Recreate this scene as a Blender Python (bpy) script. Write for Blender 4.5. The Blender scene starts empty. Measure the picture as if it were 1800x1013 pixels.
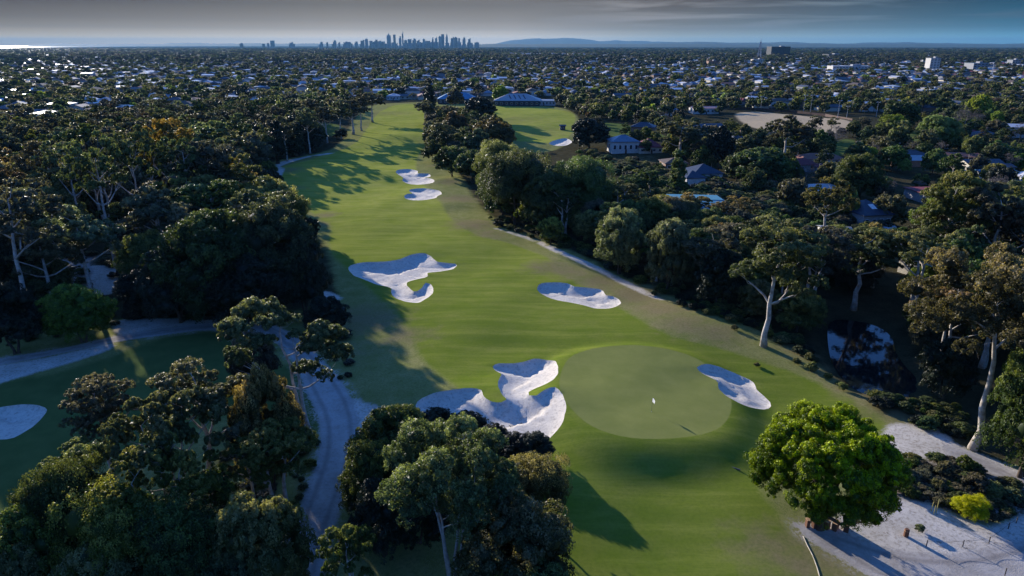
import bpy, math, random
import numpy as np
from mathutils import Vector, Matrix, geometry as mgeo

SC = bpy.context.scene
COL = SC.collection
RAD = math.radians

# ------------------------------------------------------------------ camera
CAM_H = 50.0
FPX = 1200.0                       # focal length in pixels of the 1800 px wide photo
PITCH = math.atan((506.5 - 79.0) / FPX)
cam_d = bpy.data.cameras.new('camera'); cam = bpy.data.objects.new('camera', cam_d); COL.objects.link(cam)
cam_d.sensor_width = 36.0; cam_d.lens = FPX / 1800 * 36.0
cam_d.clip_start = 1.0; cam_d.clip_end = 250000.0
cam.location = (0, 0, CAM_H); cam.rotation_euler = (math.pi / 2 - PITCH, 0, 0)
SC.camera = cam

# ------------------------------------------------------------------ light
SUN_EL, SUN_AZ = 14.0, -36.0       # azimuth from the view direction (+Y), negative = towards -X
sdir = Vector((math.sin(RAD(SUN_AZ)) * math.cos(RAD(SUN_EL)), math.cos(RAD(SUN_AZ)) * math.cos(RAD(SUN_EL)), math.sin(RAD(SUN_EL))))
sl = bpy.data.lights.new('sun', 'SUN'); so = bpy.data.objects.new('sun', sl); COL.objects.link(so)
sl.energy = 5.0; sl.angle = RAD(0.6); sl.color = (1.0, 0.91, 0.79)
so.rotation_euler = sdir.to_track_quat('Z', 'Y').to_euler()

W = bpy.data.worlds.new("World"); SC.world = W; W.use_nodes = True
nt = W.node_tree; nt.nodes.clear()
def N(t, **k):
    n = nt.nodes.new(t)
    for a, b in k.items(): setattr(n, a, b)
    return n
def Lk(a, b): nt.links.new(a, b)
def ramp(n, stops, interp='LINEAR'):
    cr = n.color_ramp; cr.interpolation = interp
    while len(cr.elements) < len(stops): cr.elements.new(0.5)
    for e, (p, c) in zip(cr.elements, stops):
        e.position = p; e.color = (*c, 1) if len(c) == 3 else c
out = N('ShaderNodeOutputWorld')
sky = N('ShaderNodeTexSky', sky_type='NISHITA', sun_disc=False)
sky.sun_elevation = RAD(SUN_EL); sky.sun_rotation = RAD(SUN_AZ); sky.altitude = 50; sky.air_density = 1.0; sky.dust_density = 0.6; sky.ozone_density = 2.5
bg1 = N('ShaderNodeBackground'); bg1.inputs[1].default_value = 0.106
hs = N('ShaderNodeMix', data_type='RGBA', blend_type='MULTIPLY'); hs.inputs[0].default_value = 1.0
hs.inputs[7].default_value = (0.42, 0.82, 1.6, 1)
Lk(sky.outputs[0], hs.inputs[6]); Lk(hs.outputs[2], bg1.inputs[0])
tc = N('ShaderNodeTexCoord'); sp = N('ShaderNodeSeparateXYZ'); Lk(tc.outputs['Generated'], sp.inputs[0])
# low cloud bank along the horizon: pale grey towards the sun, teal away from it, darker higher up
azl = N('ShaderNodeMath', operation='ARCTAN2'); Lk(sp.outputs[0], azl.inputs[0]); Lk(sp.outputs[1], azl.inputs[1])
def lowsky(stops):
    m = N('ShaderNodeMapRange'); m.inputs[1].default_value = -0.75; m.inputs[2].default_value = 0.75
    Lk(azl.outputs[0], m.inputs[0]); r = N('ShaderNodeValToRGB'); ramp(r, stops); Lk(m.outputs[0], r.inputs[0]); return r
HZ = lowsky([(0.0, (.55, .36, .06)), (0.10, (.60, .40, .08)), (0.35, (.86, .68, .42)), (0.50, (.80, .66, .44)), (0.65, (.39, .40, .28)), (0.90, (.11, .30, .37)), (1.0, (.08, .28, .36))])
TP = lowsky([(0.0, (.045, .026, .004)), (0.10, (.048, .028, .006)), (0.35, (.098, .079, .052)), (0.50, (.100, .083, .060)), (0.65, (.062, .046, .026)), (0.90, (.002, .024, .038)), (1.0, (.002, .020, .036))])
zr = N('ShaderNodeMapRange', interpolation_type='LINEAR'); zr.inputs[1].default_value = 0.0; zr.inputs[2].default_value = 0.068; Lk(sp.outputs[2], zr.inputs[0])
zc = N('ShaderNodeValToRGB'); ramp(zc, [(0, (0, 0, 0)), (.118, (.08,) * 3), (.2, (.5,) * 3), (.294, (.77,) * 3), (.45, (.9,) * 3), (.735, (1, 1, 1))]); Lk(zr.outputs[0], zc.inputs[0])
m1 = N('ShaderNodeMix', data_type='RGBA'); Lk(zc.outputs[0], m1.inputs[0]); Lk(HZ.outputs[0], m1.inputs[6]); Lk(TP.outputs[0], m1.inputs[7])
# cloud streaks
mp = N('ShaderNodeMapping'); mp.inputs['Scale'].default_value = (3.2, 3.2, 60); Lk(tc.outputs['Generated'], mp.inputs[0])
nz = N('ShaderNodeTexNoise'); nz.inputs['Scale'].default_value = 1.6; nz.inputs['Detail'].default_value = 6; nz.inputs['Distortion'].default_value = 0.5; Lk(mp.outputs[0], nz.inputs[0])
cr_ = N('ShaderNodeMapRange'); cr_.inputs[1].default_value = .46; cr_.inputs[2].default_value = .62; Lk(nz.outputs[0], cr_.inputs[0])
clx = N('ShaderNodeMapRange'); clx.inputs[1].default_value = 0.0; clx.inputs[2].default_value = 0.22; Lk(azl.outputs[0], clx.inputs[0])
clz = N('ShaderNodeMapRange'); clz.inputs[1].default_value = 0.012; clz.inputs[2].default_value = 0.028; Lk(sp.outputs[2], clz.inputs[0])
f1 = N('ShaderNodeMath', operation='MULTIPLY'); Lk(cr_.outputs[0], f1.inputs[0]); Lk(clx.outputs[0], f1.inputs[1])
f2 = N('ShaderNodeMath', operation='MULTIPLY'); Lk(f1.outputs[0], f2.inputs[0]); Lk(clz.outputs[0], f2.inputs[1])
f3 = N('ShaderNodeMath', operation='MULTIPLY'); Lk(f2.outputs[0], f3.inputs[0]); f3.inputs[1].default_value = 0.75
clc = lowsky([(0.4, (.16, .16, .155)), (0.62, (.20, .185, .17)), (0.8, (.075, .10, .11)), (1.0, (.012, .032, .045))])
m2 = N('ShaderNodeMix', data_type='RGBA'); Lk(f3.outputs[0], m2.inputs[0]); Lk(m1.outputs[2], m2.inputs[6]); Lk(clc.outputs[0], m2.inputs[7])
bg2 = N('ShaderNodeBackground'); bg2.inputs[1].default_value = 1.0; Lk(m2.outputs[2], bg2.inputs[0])
mx = N('ShaderNodeMixShader')
zf = N('ShaderNodeMapRange', interpolation_type='SMOOTHSTEP'); zf.inputs[1].default_value = 0.09; zf.inputs[2].default_value = 0.30; Lk(sp.outputs[2], zf.inputs[0])
Lk(zf.outputs[0], mx.inputs[0]); Lk(bg2.outputs[0], mx.inputs[1]); Lk(bg1.outputs[0], mx.inputs[2]); Lk(mx.outputs[0], out.inputs[0])

SC.view_settings.view_transform = 'Standard'; SC.view_settings.look = 'None'
SC.view_settings.gamma = 1.0; SC.view_settings.use_curve_mapping = False
SC.view_settings.exposure = 1.0
SC.cycles.max_bounces = 5; SC.cycles.diffuse_bounces = 2; SC.cycles.glossy_bounces = 2
SC.cycles.transmission_bounces = 2; SC.cycles.volume_bounces = 0; SC.cycles.transparent_max_bounces = 4
SC.cycles.sample_clamp_indirect = 4.0
SC.cycles.use_denoising = True

# ------------------------------------------------------------------ helpers
SP, CP = math.sin(PITCH), math.cos(PITCH)
def ray(px, py):
    u, v = (px - 900.0) / FPX, (py - 506.5) / FPX
    return u, CP - v * SP, SP + v * CP          # right, forward, down for one unit of depth
def und(x, y):
    """gentle roll of the land"""
    x = np.asarray(x, float); y = np.asarray(y, float)
    f = np.clip((y - 20) / 60, 0, 1) * np.clip((900 - y) / 400, 0, 1)
    h = .42 * np.sin(x * .071 + y * .043 + 1.3) * np.sin(y * .062 - x * .017 + .4) + .26 * np.sin(x * .13 - y * .09 + 2.) + .16 * np.sin(x * .05 + y * .17) \
        + .10 * np.sin(x * .33 + 1.7 * np.sin(y * .11)) * np.sin(y * .24 + .8)
    h = h + .9 * np.sin(x * .021 + 2.2) * np.sin(y * .013 + .6)
    return h * f * .8
def G(px, py, z=None):
    """where the ray through a photo pixel meets the ground (or the height z)"""
    u, f, d = ray(px, py)
    if z is not None:
        t = (CAM_H - z) / d; return (u * t, f * t)
    zz = 0.0
    for _ in range(4):
        t = (CAM_H - zz) / d; x, y = u * t, f * t; zz = float(und(x, y))
    return (x, y)
def top_h(px, py, y):
    """height of a thing standing at distance y whose top shows at photo row py"""
    u, f, d = ray(px, py); return CAM_H - d / f * y
def depth_at(y, z=0.0): return y * CP + (CAM_H - z) * SP

def tag(o, label=None, cat=None, group=None, kind=None):
    if label: o['label'] = label
    if cat: o['category'] = cat
    if group: o['group'] = group
    if kind: o['kind'] = kind
    return o
def new_obj(name, data, parent=None, loc=None):
    o = bpy.data.objects.new(name, data); COL.objects.link(o)
    if parent: o.parent = parent
    if loc is not None: o.location = loc
    return o
def mesh(name, V, Q=None, T=None, mats=(), mi=None, smooth=False, attrs=None):
    """mesh from numpy: V (n,3), Q quads (m,4), T triangles (k,3)"""
    me = bpy.data.meshes.new(name); V = np.asarray(V, np.float32)
    me.vertices.add(len(V)); me.vertices.foreach_set('co', V.ravel())
    Q = np.zeros((0, 4), np.int32) if Q is None or len(Q) == 0 else np.asarray(Q, np.int32)
    T = np.zeros((0, 3), np.int32) if T is None or len(T) == 0 else np.asarray(T, np.int32)
    li = np.concatenate([Q.ravel(), T.ravel()])
    me.loops.add(len(li)); me.loops.foreach_set('vertex_index', li)
    n = len(Q) + len(T); me.polygons.add(n)
    ls = np.concatenate([np.arange(len(Q)) * 4, len(Q) * 4 + np.arange(len(T)) * 3]).astype(np.int32)
    me.polygons.foreach_set('loop_start', ls)
    for m in mats: me.materials.append(m)
    if mi is not None: me.polygons.foreach_set('material_index', np.asarray(mi, np.int32))
    if smooth: me.polygons.foreach_set('use_smooth', np.ones(n, bool))
    if attrs:
        for k, a in attrs.items():
            a = np.asarray(a, np.float32)
            if a.ndim == 2:
                at = me.attributes.new(k, 'FLOAT_COLOR', 'POINT'); at.data.foreach_set('color', a.ravel())
            else:
                at = me.attributes.new(k, 'FLOAT', 'POINT'); at.data.foreach_set('value', a)
    me.update(); return me
class MB:
    """collects boxes, tubes and polygons into one mesh"""
    def __init__(s): s.v = []; s.f = []; s.m = []
    def add(s, vs, fs, mi=0):
        b = len(s.v); s.v += [tuple(v) for v in vs]
        for f in fs: s.f.append(tuple(b + i for i in f)); s.m.append(mi)
    def box(s, c, d, rz=0, mi=0):
        ca, sa = math.cos(rz), math.sin(rz); vs = []
        for z in (-1, 1):
            for x, y in ((-1, -1), (1, -1), (1, 1), (-1, 1)):
                X, Y = x * d[0] / 2, y * d[1] / 2
                vs.append((c[0] + X * ca - Y * sa, c[1] + X * sa + Y * ca, c[2] + z * d[2] / 2))
        s.add(vs, [(3, 2, 1, 0), (4, 5, 6, 7), (0, 1, 5, 4), (1, 2, 6, 5), (2, 3, 7, 6), (3, 0, 4, 7)], mi)
    def tube(s, pts, rs, n=8, mi=0, cap=True):
        pts = [Vector(p) for p in pts]; b = len(s.v); rings = []
        for i, p in enumerate(pts):
            t = (pts[min(i + 1, len(pts) - 1)] - pts[max(i - 1, 0)]).normalized()
            a = t.cross(Vector((0.12, .99, 0.05))).normalized()
            if a.length < .1: a = t.cross(Vector((1, 0, 0))).normalized()
            c = t.cross(a)
            for k in range(n):
                an = 2 * math.pi * k / n; s.v.append(tuple(p + float(rs[i]) * (math.cos(an) * a + math.sin(an) * c)))
        for i in range(len(pts) - 1):
            for k in range(n):
                s.f.append((b + i * n + k, b + i * n + (k + 1) % n, b + (i + 1) * n + (k + 1) % n, b + (i + 1) * n + k)); s.m.append(mi)
        if cap:
            s.f.append(tuple(b + k for k in range(n))[::-1]); s.m.append(mi)
            s.f.append(tuple(b + (len(pts) - 1) * n + k for k in range(n))); s.m.append(mi)
    def data(s, name, mats, smooth=False):
        me = bpy.data.meshes.new(name); me.from_pydata(s.v, [], s.f)
        for m in mats: me.materials.append(m)
        me.polygons.foreach_set('material_index', np.asarray(s.m, np.int32))
        if smooth: me.polygons.foreach_set('use_smooth', np.ones(len(s.f), bool))
        me.update(); return me
    def build(s, name, mats, parent=None, loc=None, smooth=False):
        return new_obj(name, s.data(name, mats if isinstance(mats, (list, tuple)) else [mats], smooth), parent, loc)

# ------------------------------------------------------------------ materials
class NT:
    def __init__(s, name):
        s.mat = bpy.data.materials.new(name); s.mat.use_nodes = True; s.t = s.mat.node_tree; s.t.nodes.clear()
        s.out = s.n('ShaderNodeOutputMaterial')
    def n(s, t, **k):
        n = s.t.nodes.new(t)
        for a, b in k.items(): setattr(n, a, b)
        return n
    def l(s, a, b): s.t.links.new(a, b)
    def noise(s, scale, detail=4, rough=.55, vec=None, dist=0.0):
        n = s.n('ShaderNodeTexNoise'); n.inputs['Scale'].default_value = scale; n.inputs['Detail'].default_value = detail
        n.inputs['Roughness'].default_value = rough; n.inputs['Distortion'].default_value = dist
        s.l(vec if vec is not None else s.pos(), n.inputs['Vector']); return n.outputs[0]
    def pos(s):
        if not hasattr(s, '_p'): s._p = s.n('ShaderNodeNewGeometry').outputs['Position']
        return s._p
    def mr(s, x, a, b, c=0.0, d=1.0, smooth=False):
        n = s.n('ShaderNodeMapRange', interpolation_type='SMOOTHSTEP' if smooth else 'LINEAR')
        for i, v in zip((1, 2, 3, 4), (a, b, c, d)): n.inputs[i].default_value = v
        s.l(x, n.inputs[0]); return n.outputs[0]
    def m(s, op, a, b=None, c=None):
        n = s.n('ShaderNodeMath', operation=op)
        for i, v in enumerate((a, b, c)):
            if v is None: continue
            if isinstance(v, (int, float)): n.inputs[i].default_value = v
            else: s.l(v, n.inputs[i])
        return n.outputs[0]
    def mix(s, f, a, b, mode='MIX'):
        n = s.n('ShaderNodeMix', data_type='RGBA', blend_type=mode)
        for i, v in ((0, f), (6, a), (7, b)):
            if isinstance(v, (int, float)): n.inputs[i].default_value = v
            elif isinstance(v, tuple): n.inputs[i].default_value = (*v, 1) if len(v) == 3 else v
            else: s.l(v, n.inputs[i])
        return n.outputs[2]
    def attr(s, name):
        n = s.n('ShaderNodeAttribute'); n.attribute_name = name; return n
    def bsdf(s, col, rough=.8, spec=.3, metal=0.0, bump=None, bs=.3, bd=.1):
        p = s.n('ShaderNodeBsdfPrincipled')
        for k, v in (('Base Color', col), ('Roughness', rough), ('Specular IOR Level', spec), ('Metallic', metal)):
            if isinstance(v, tuple): p.inputs[k].default_value = (*v, 1) if len(v) == 3 else v
            elif isinstance(v, (int, float)): p.inputs[k].default_value = v
            else: s.l(v, p.inputs[k])
        if bump is not None:
            b = s.n('ShaderNodeBump'); b.inputs['Strength'].default_value = bs; b.inputs['Distance'].default_value = bd
            s.l(bump, b.inputs['Height']); s.l(b.outputs[0], p.inputs['Normal'])
        s.l(p.outputs[0], s.out.inputs[0]); return p
def simple(name, col, rough=.8, spec=.3, metal=0.0, var=.25, sc=2.0):
    t = NT(name); c = t.mix(t.mr(t.noise(sc, 5), .3, .7), tuple(x * (1 - var) for x in col), tuple(min(1, x * (1 + var)) for x in col))
    t.bsdf(c, rough, spec, metal); return t.mat
# ------------------------------------------------------------------ outlines read off the photo and laid on the land
def crop(ox, oy, s, pts): return [(ox + x / s, oy + y / s) for x, y in pts]
def cat(pts, step, closed=True):
    """Catmull-Rom through world points, resampled"""
    P = np.array(pts, float); n = len(P); out = []
    rng_ = range(n) if closed else range(n - 1)
    for i in rng_:
        p0, p1, p2, p3 = (P[(i + k) % n] if closed else P[min(max(i + k, 0), n - 1)] for k in (-1, 0, 1, 2))
        m = max(1, int(np.linalg.norm(p2 - p1) / step))
        for k in range(m):
            t = k / m
            out.append(.5 * ((2 * p1) + (-p0 + p2) * t + (2 * p0 - 5 * p1 + 4 * p2 - p3) * t * t + (-p0 + 3 * p1 - 3 * p2 + p3) * t ** 3))
    if not closed: out.append(P[-1])
    return np.array(out)
def area(poly): x, y = poly[:, 0], poly[:, 1]; return .5 * np.sum(x * np.roll(y, -1) - y * np.roll(x, -1))
def wpoly(px, step=1.0, closed=True, smooth=True):
    w = [G(*p) for p in px]
    P = cat(w, step, closed) if smooth else np.array(w)
    if closed and area(P) < 0: P = P[::-1]
    return P
def inside(P, poly):
    x, y = P[:, 0], P[:, 1]; r = np.zeros(len(P), bool)
    b = (x >= poly[:, 0].min()) & (x <= poly[:, 0].max()) & (y >= poly[:, 1].min()) & (y <= poly[:, 1].max())
    if not b.any(): return r
    xs, ys = x[b], y[b]; c = np.zeros(len(xs), bool); q = np.roll(poly, -1, 0)
    for (x1, y1), (x2, y2) in zip(poly, q):
        k = (y1 > ys) != (y2 > ys)
        if k.any(): c ^= k & (xs < (x2 - x1) * (ys - y1) / (y2 - y1 + 1e-12) + x1)
    r[b] = c; return r
def edge_dist(P, poly, closed=True, reach=14.0):
    """distance to the outline and the outward normal of the nearest edge"""
    D = np.full(len(P), 1e9); NX = np.zeros((len(P), 2))
    b = (P[:, 0] > poly[:, 0].min() - reach) & (P[:, 0] < poly[:, 0].max() + reach) & (P[:, 1] > poly[:, 1].min() - reach) & (P[:, 1] < poly[:, 1].max() + reach)
    if not b.any(): return D, NX
    Q = P[b]; d = np.full(len(Q), 1e9); nn = np.zeros((len(Q), 2)); near = np.zeros((len(Q), 2))
    A = poly if closed else poly[:-1]; B = np.roll(poly, -1, 0) if closed else poly[1:]
    for a, c in zip(A, B):
        e = c - a; L = e @ e + 1e-12
        t = np.clip(((Q - a) @ e) / L, 0, 1); pr = a + t[:, None] * e; dd = np.hypot(*(Q - pr).T); k = dd < d
        d[k] = dd[k]; nn[k] = np.array([e[1], -e[0]]) / math.sqrt(L); near[k] = pr[k]
    D[b] = d; NX[b] = nn; return D, NX
def sdist(P, poly, reach=14.0):
    D, nn = edge_dist(P, poly, True, reach); D = np.minimum(D, reach)
    return np.where(inside(P, poly), D, -D), nn
def ribbon(px, w, step=1.5):
    """outline of a path of width w metres along a centre line of photo points"""
    c = cat([G(*p) for p in px], step, False); ws = np.interp(np.linspace(0, 1, len(c)), np.linspace(0, 1, len(w)), w) if isinstance(w, (list, tuple)) else np.full(len(c), w)
    t = np.gradient(c, axis=0); t /= np.linalg.norm(t, axis=1)[:, None] + 1e-9; n = np.stack([-t[:, 1], t[:, 0]], 1)
    P = np.concatenate([c + n * ws[:, None] / 2, (c - n * ws[:, None] / 2)[::-1]])
    return P if area(P) > 0 else P[::-1]

c5 = lambda p: crop(600, 340, 2.997, p)
c2 = lambda p: crop(600, 40, 2.997, p)
c8 = lambda p: crop(600, 600, 2.453, p)
c1 = lambda p: crop(1200, 600, 2.453, p)
c7 = lambda p: crop(0, 600, 2.453, p)
BUNK = [
 ('large branching white bunker at the middle of the fairway with a curled grass hook', 1.25,
  c5([(38,400),(60,380),(130,368),(230,365),(300,355),(370,332),(430,326),(470,340),(500,365),(540,374),(600,380),(604,390),(580,403),(540,410),(500,415),(455,420),(452,440),(400,452),(350,468),(345,485),(365,508),(390,522),(420,505),(445,475),(470,480),(485,510),(475,535),(440,560),(400,577),(340,572),(290,555),(265,530),(262,505),(230,490),(180,480),(120,455),(60,430)])),
 ('long oval bunker on the side of the fairway next to the white sand trail', 1.2,
  c5([(1032,500),(1045,483),(1090,475),(1150,474),(1200,482),(1230,495),(1280,500),(1350,508),(1380,518),(1395,540),(1430,548),(1465,565),(1470,585),(1440,600),(1390,608),(1330,606),(1270,590),(1200,575),(1120,560),(1070,540),(1040,520)])),
 ('upper of the two far white bunkers beside the brown rough, with a toothed edge', 1.3,
  c2([(288,795),(300,783),(350,778),(400,785),(405,798),(460,800),(468,815),(440,820),(475,830),(490,845),(460,852),(400,855),(350,850),(322,835),(325,820),(300,805)])),
 ('lower of the two far white bunkers beside the brown rough, kidney shaped', 1.3,
  c2([(358,890),(370,880),(430,876),(490,882),(520,890),(528,905),(505,915),(500,925),(450,935),(380,937),(340,930),(332,915),(350,905),(375,903)])),
 ('big rambling bunker guarding the putting green, partly hidden by shrubs', 1.35,
  c8([(322,290),(350,265),(420,240),(500,230),(560,226),(605,235),(615,262),(650,285),(690,290),(710,280),(690,250),(675,215),(680,180),(690,155),(665,140),(653,122),(680,110),(740,108),(790,98),(830,84),(880,88),(920,105),(934,140),(925,185),(890,215),(840,230),(808,245),(808,262),(840,272),(880,252),(920,245),(945,265),(965,310),(965,350),(945,400),(900,435),(840,450),(760,453),(690,452),(630,440),(560,418),(480,392),(410,365),(350,335)])),
 ('small slanting bunker on the far side of the putting green, half in shade', 1.15,
  c1([(58,142),(75,130),(130,126),(200,138),(260,158),(305,180),(318,210),(345,235),(378,265),(382,282),(350,300),(290,306),(235,300),(190,275),(150,240),(148,212),(125,190),(85,168)])),
 ('leaf shaped bunker alone in the dark grass by the edge of the photo', 1.1,
  c7([(-60,300),(0,290),(80,278),(150,278),(195,290),(200,310),(170,345),(120,385),(60,415),(0,424),(-60,420),(-100,380),(-90,320)])),
 ('tiny distant bunker in front of the second fairway by the dark pine', 1.2,
  c2([(1095,638),(1130,620),(1185,612),(1215,628),(1190,645),(1140,650)])),
]
GREEN_PX = [(985,672),(1000,640),(1030,624),(1070,616),(1115,614),(1165,620),(1210,634),(1245,656),(1270,684),(1283,716),(1280,748),(1258,775),(1215,790),(1150,796),(1090,791),(1040,772),(1005,740),(985,708)]
FAIR_PX = [(700,184),(668,196),(650,220),(625,252),(560,276),(497,296),(500,330),(525,352),(560,385),(582,398),(578,425),(590,455),(640,500),(690,545),(720,590),(745,640),(790,680),(860,735),(880,800),(900,900),(880,1060),(1480,1060),(1400,950),(1330,850),(1400,800),(1540,780),(1560,745),(1500,705),(1420,665),(1350,640),(1260,612),(1180,592),(1120,560),(1040,512),(975,478),(965,455),(900,432),(845,420),(800,392),(768,350),(735,310),(733,280),(748,250),(746,210),(742,186)]
FAIR2_PX = [(845,186),(800,196),(830,215),(880,228),(905,248),(960,252),(1000,240),(1010,214),(1005,200),(960,190)]
POND_PX = [(1462,570),(1500,565),(1540,573),(1565,590),(1575,615),(1600,640),(1612,662),(1595,684),(1550,686),(1510,676),(1480,650),(1462,615)]
OVAL_PX = [(1296,199),(1340,197),(1420,205),(1490,212),(1496,226),(1470,234),(1400,236),(1330,226),(1298,210)]
PATH_L = ribbon([(-60,648),(0,636),(70,624),(150,608),(240,590),(340,577),(430,572)], [3.2,3.2,2.6,3.4,3.6,3.2,3.0])
PATH_C = ribbon([(400,566),(450,572),(495,590),(530,622),(552,650),(575,690),(592,725),(598,765),(592,810),(578,850),(560,900),(545,950),(530,1010),(515,1090)], [3.4,3.4,3.6,4.0,4.2,4.5,5.6,5.6,5.4,5.2,5.0,4.8,4.6,4.6])
TRAIL = ribbon([(868,402),(905,413),(940,424),(975,440),(1010,455),(1040,468),(1080,488),(1120,508),(1165,530)], [1.2,1.8,1.6,2.3,2.0,2.6,2.2,2.4,1.0], 3)
SANDS = [wpoly(p) for p in (
  [(618,700),(640,710),(675,722),(672,742),(645,748),(640,768),(622,775),(612,740)],                       # spill beside the track
  [(-60,652),(0,642),(80,629),(150,613),(200,603),(190,616),(110,642),(20,668),(-60,690)],                  # bank under the path
  [(215,562),(300,560),(420,563),(470,575),(480,590),(400,584),(330,574),(260,582),(215,590),(200,578)],    # bare strip above the path
  [(150,470),(200,468),(228,480),(215,505),(190,518),(150,516),(138,500)],
  [(290,362),(380,360),(385,380),(330,388),(285,384)], [(372,358),(385,362),(380,380),(368,378)],
  [(565,512),(585,515),(602,525),(585,530),(560,526)], [(512,462),(524,470),(528,500),(518,510),(514,485)],
  [(484,290),(500,283),(540,275),(585,268),(582,271),(530,280),(500,290),(486,298)],
 
  [(478,330),(500,300),(492,296),(478,305)],
)]
TRACK_L = ribbon([(112,448),(135,462),(150,475),(140,495),(125,515)], 3.2)
TRACK_L2 = ribbon([(158,450),(148,462),(140,480)], 2.6)
TRACK_L3 = ribbon([(230,395),(245,375),(262,360),(300,372)], 2.4, 3)
SAND_R = wpoly([(1562,748),(1600,746),(1645,752),(1665,765),(1685,785),(1725,798),(1765,815),(1830,848),(1880,872),(1880,905),(1830,878),(1780,850),(1730,830),(1690,815),(1640,806),(1600,812),(1575,822),(1545,790)])
SAND_R2 = wpoly([(1396,925),(1430,925),(1480,905),(1530,880),(1590,862),(1620,880),(1680,905),(1735,925),(1780,910),(1860,880),(1900,900),(1900,1100),(1700,1060),(1560,1028),(1480,985),(1420,950)])
BED_R = wpoly([(1560,826),(1600,812),(1640,806),(1690,815),(1730,830),(1780,850),(1830,878),(1840,895),(1790,905),(1735,918),(1690,905),(1630,885),(1570,870)])

def ragged(P, amp, seed):
    r_ = np.random.default_rng(seed); e = np.roll(P, -1, 0) - np.roll(P, 1, 0); n_ = np.stack([e[:, 1], -e[:, 0]], 1); n_ /= np.linalg.norm(n_, axis=1)[:, None] + 1e-9
    k = r_.uniform(-1, 1, len(P)); k = (k + np.roll(k, 1) * .6) / 1.2; return P + n_ * (k * amp * .45)[:, None]
bunk_polys = [ragged(wpoly(p, .7 if i not in (2, 3, 7) else 1.4), .17, i) for i, (l, d, p) in enumerate(BUNK)]
green_poly = wpoly(GREEN_PX, 1.2); pond_poly = wpoly(POND_PX, 1.5)
fair_poly = wpoly(FAIR_PX, 3); fair2_poly = wpoly(FAIR2_PX, 10); oval_poly = wpoly(OVAL_PX, 8)
lawn_polys = [wpoly(p, 4) for p in ([(1040,283),(1100,285),(1170,305),(1150,308),(1060,296)], [(1060,215),(1110,222),(1170,240),(1120,250),(1075,240)],
    [(1440,262),(1470,248),(1500,245),(1500,262),(1470,275)], [(1560,238),(1600,232),(1640,240),(1620,252),(1570,250)], [(1310,236),(1350,240),(1330,250),(1305,246)], [(560,216),(600,222),(600,236),(560,240),(545,228)],
    [(300,590),(400,584),(420,600),(440,700),(330,760),(120,820),(60,900),(-60,920),(-60,700),(80,660),(200,625)], [(420,640),(560,660),(560,760),(480,820),(400,700)])]

def zfeat(P):
    z = und(P[:, 0], P[:, 1])
    # green plateau, tilted, falling away towards the camera
    D, nn = edge_dist(P, green_poly); ins = inside(P, green_poly); gy = green_poly[:, 1]
    t = np.clip((gy.max() - P[:, 1]) / (gy.max() - gy.min()), 0, 1); t2 = np.clip(.5 - nn[:, 1] * .5, 0, 1)
    zin = .75 + 1.0 * t
    s = np.clip(D / (2.6 + 6.4 * t2), 0, 1); fall = 1 - s * s * (3 - 2 * s)
    z = z + np.where(ins, zin, zin * fall)
    for (lab, dep, _), poly in zip(BUNK, bunk_polys):
        D, nn = edge_dist(P, poly); ins = inside(P, poly)
        side = np.clip(.5 + .5 * (nn @ np.array([-.35, .94])), 0, 1)
        m = .35 * side * (dep - .6)
        lip = np.minimum(D / .28, 1) * (.07 + .38 * side); s = np.clip(D / (1.2 + 2.2 * side), 0, 1)
        bowl = (.13 + .36 * side) * dep * s * s * (3 - 2 * s)
        z = z + np.where(ins, m * np.exp(-(D / 1.5) ** 2) - lip - bowl, m * np.exp(-(D / 4.0) ** 2))
    D, nn = edge_dist(P, pond_poly); ins = inside(P, pond_poly); s = np.clip(D / 3.5, 0, 1)
    z = z - np.where(ins, .9 + 1.1 * s, .9 * np.exp(-(D / 2.5) ** 2))
    # soft mounds in the fairway
    for (mx_, my_), r, h in MOUNDS:
        z = z + h * np.exp(-(((P[:, 0] - mx_) ** 2 + (P[:, 1] - my_) ** 2) / r ** 2))
    return z
MOUNDS = [(G(820,432), 14, 1.0), (G(660,402), 12, .8), (G(850,590), 9, .5), (G(760,670), 12, .7), (G(905,700), 6, .8), (G(1270,560), 12, .9), (G(1100,430), 12, .8),
          (G(620,300), 22, 1.0), (G(700,240), 30, 1.2), (G(900,205), 40, 1.6), (G(950,222), 30, 1.4), (G(1000,850), 12, .5), (G(1300,870), 10, .6), (G(800,362), 9, 1.0), (G(785,318), 8, .8)]
def zat(x, y): return float(zfeat(np.array([[x, y]], float))[0])

# ---- one triangulation of the land; every region becomes its own object, nothing overlaps
rng = np.random.default_rng(7)
pts = []; edges = []; npt = 0
def add_loop(poly):
    global npt
    n = len(poly); pts.append(poly); edges.extend((npt + i, npt + (i + 1) % n) for i in range(n)); npt += n
regions = [('bunker', p) for p in bunk_polys] + [('green', green_poly)]
SEA_PX = [(-700, 88.5), (0, 84.6), (120, 83.4), (250, 82.0), (400, 81.2), (520, 80.7), (520, 80.35), (-700, 80.35)]
sea_poly = np.array([G(*p, z=0) for p in SEA_PX]); sea_poly = sea_poly if area(sea_poly) > 0 else sea_poly[::-1]
regions += [('sea', sea_poly)]
for n_, p in regions: add_loop(p)
grid = []
def band(y0, y1, sp, grow=0.0):
    y = y0
    while y < y1:
        s = sp if not grow else max(sp, y * grow)
        w = y * .85 + 45; k = int(2 * w / s)
        xs = np.linspace(-w, w, k) + (s * .5 if int(y / s) % 2 else 0) + rng.uniform(-.15, .15, k) * s
        grid.append(np.stack([xs, np.full(k, y) + rng.uniform(-.15, .15, k) * s], 1)); y += s * .9
band(28, 150, 1.5); band(150, 420, 1.5, .0105); band(420, 1200, 5, .02); band(1200, 9000, 30, .06)
gp = np.concatenate(grid)
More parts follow.
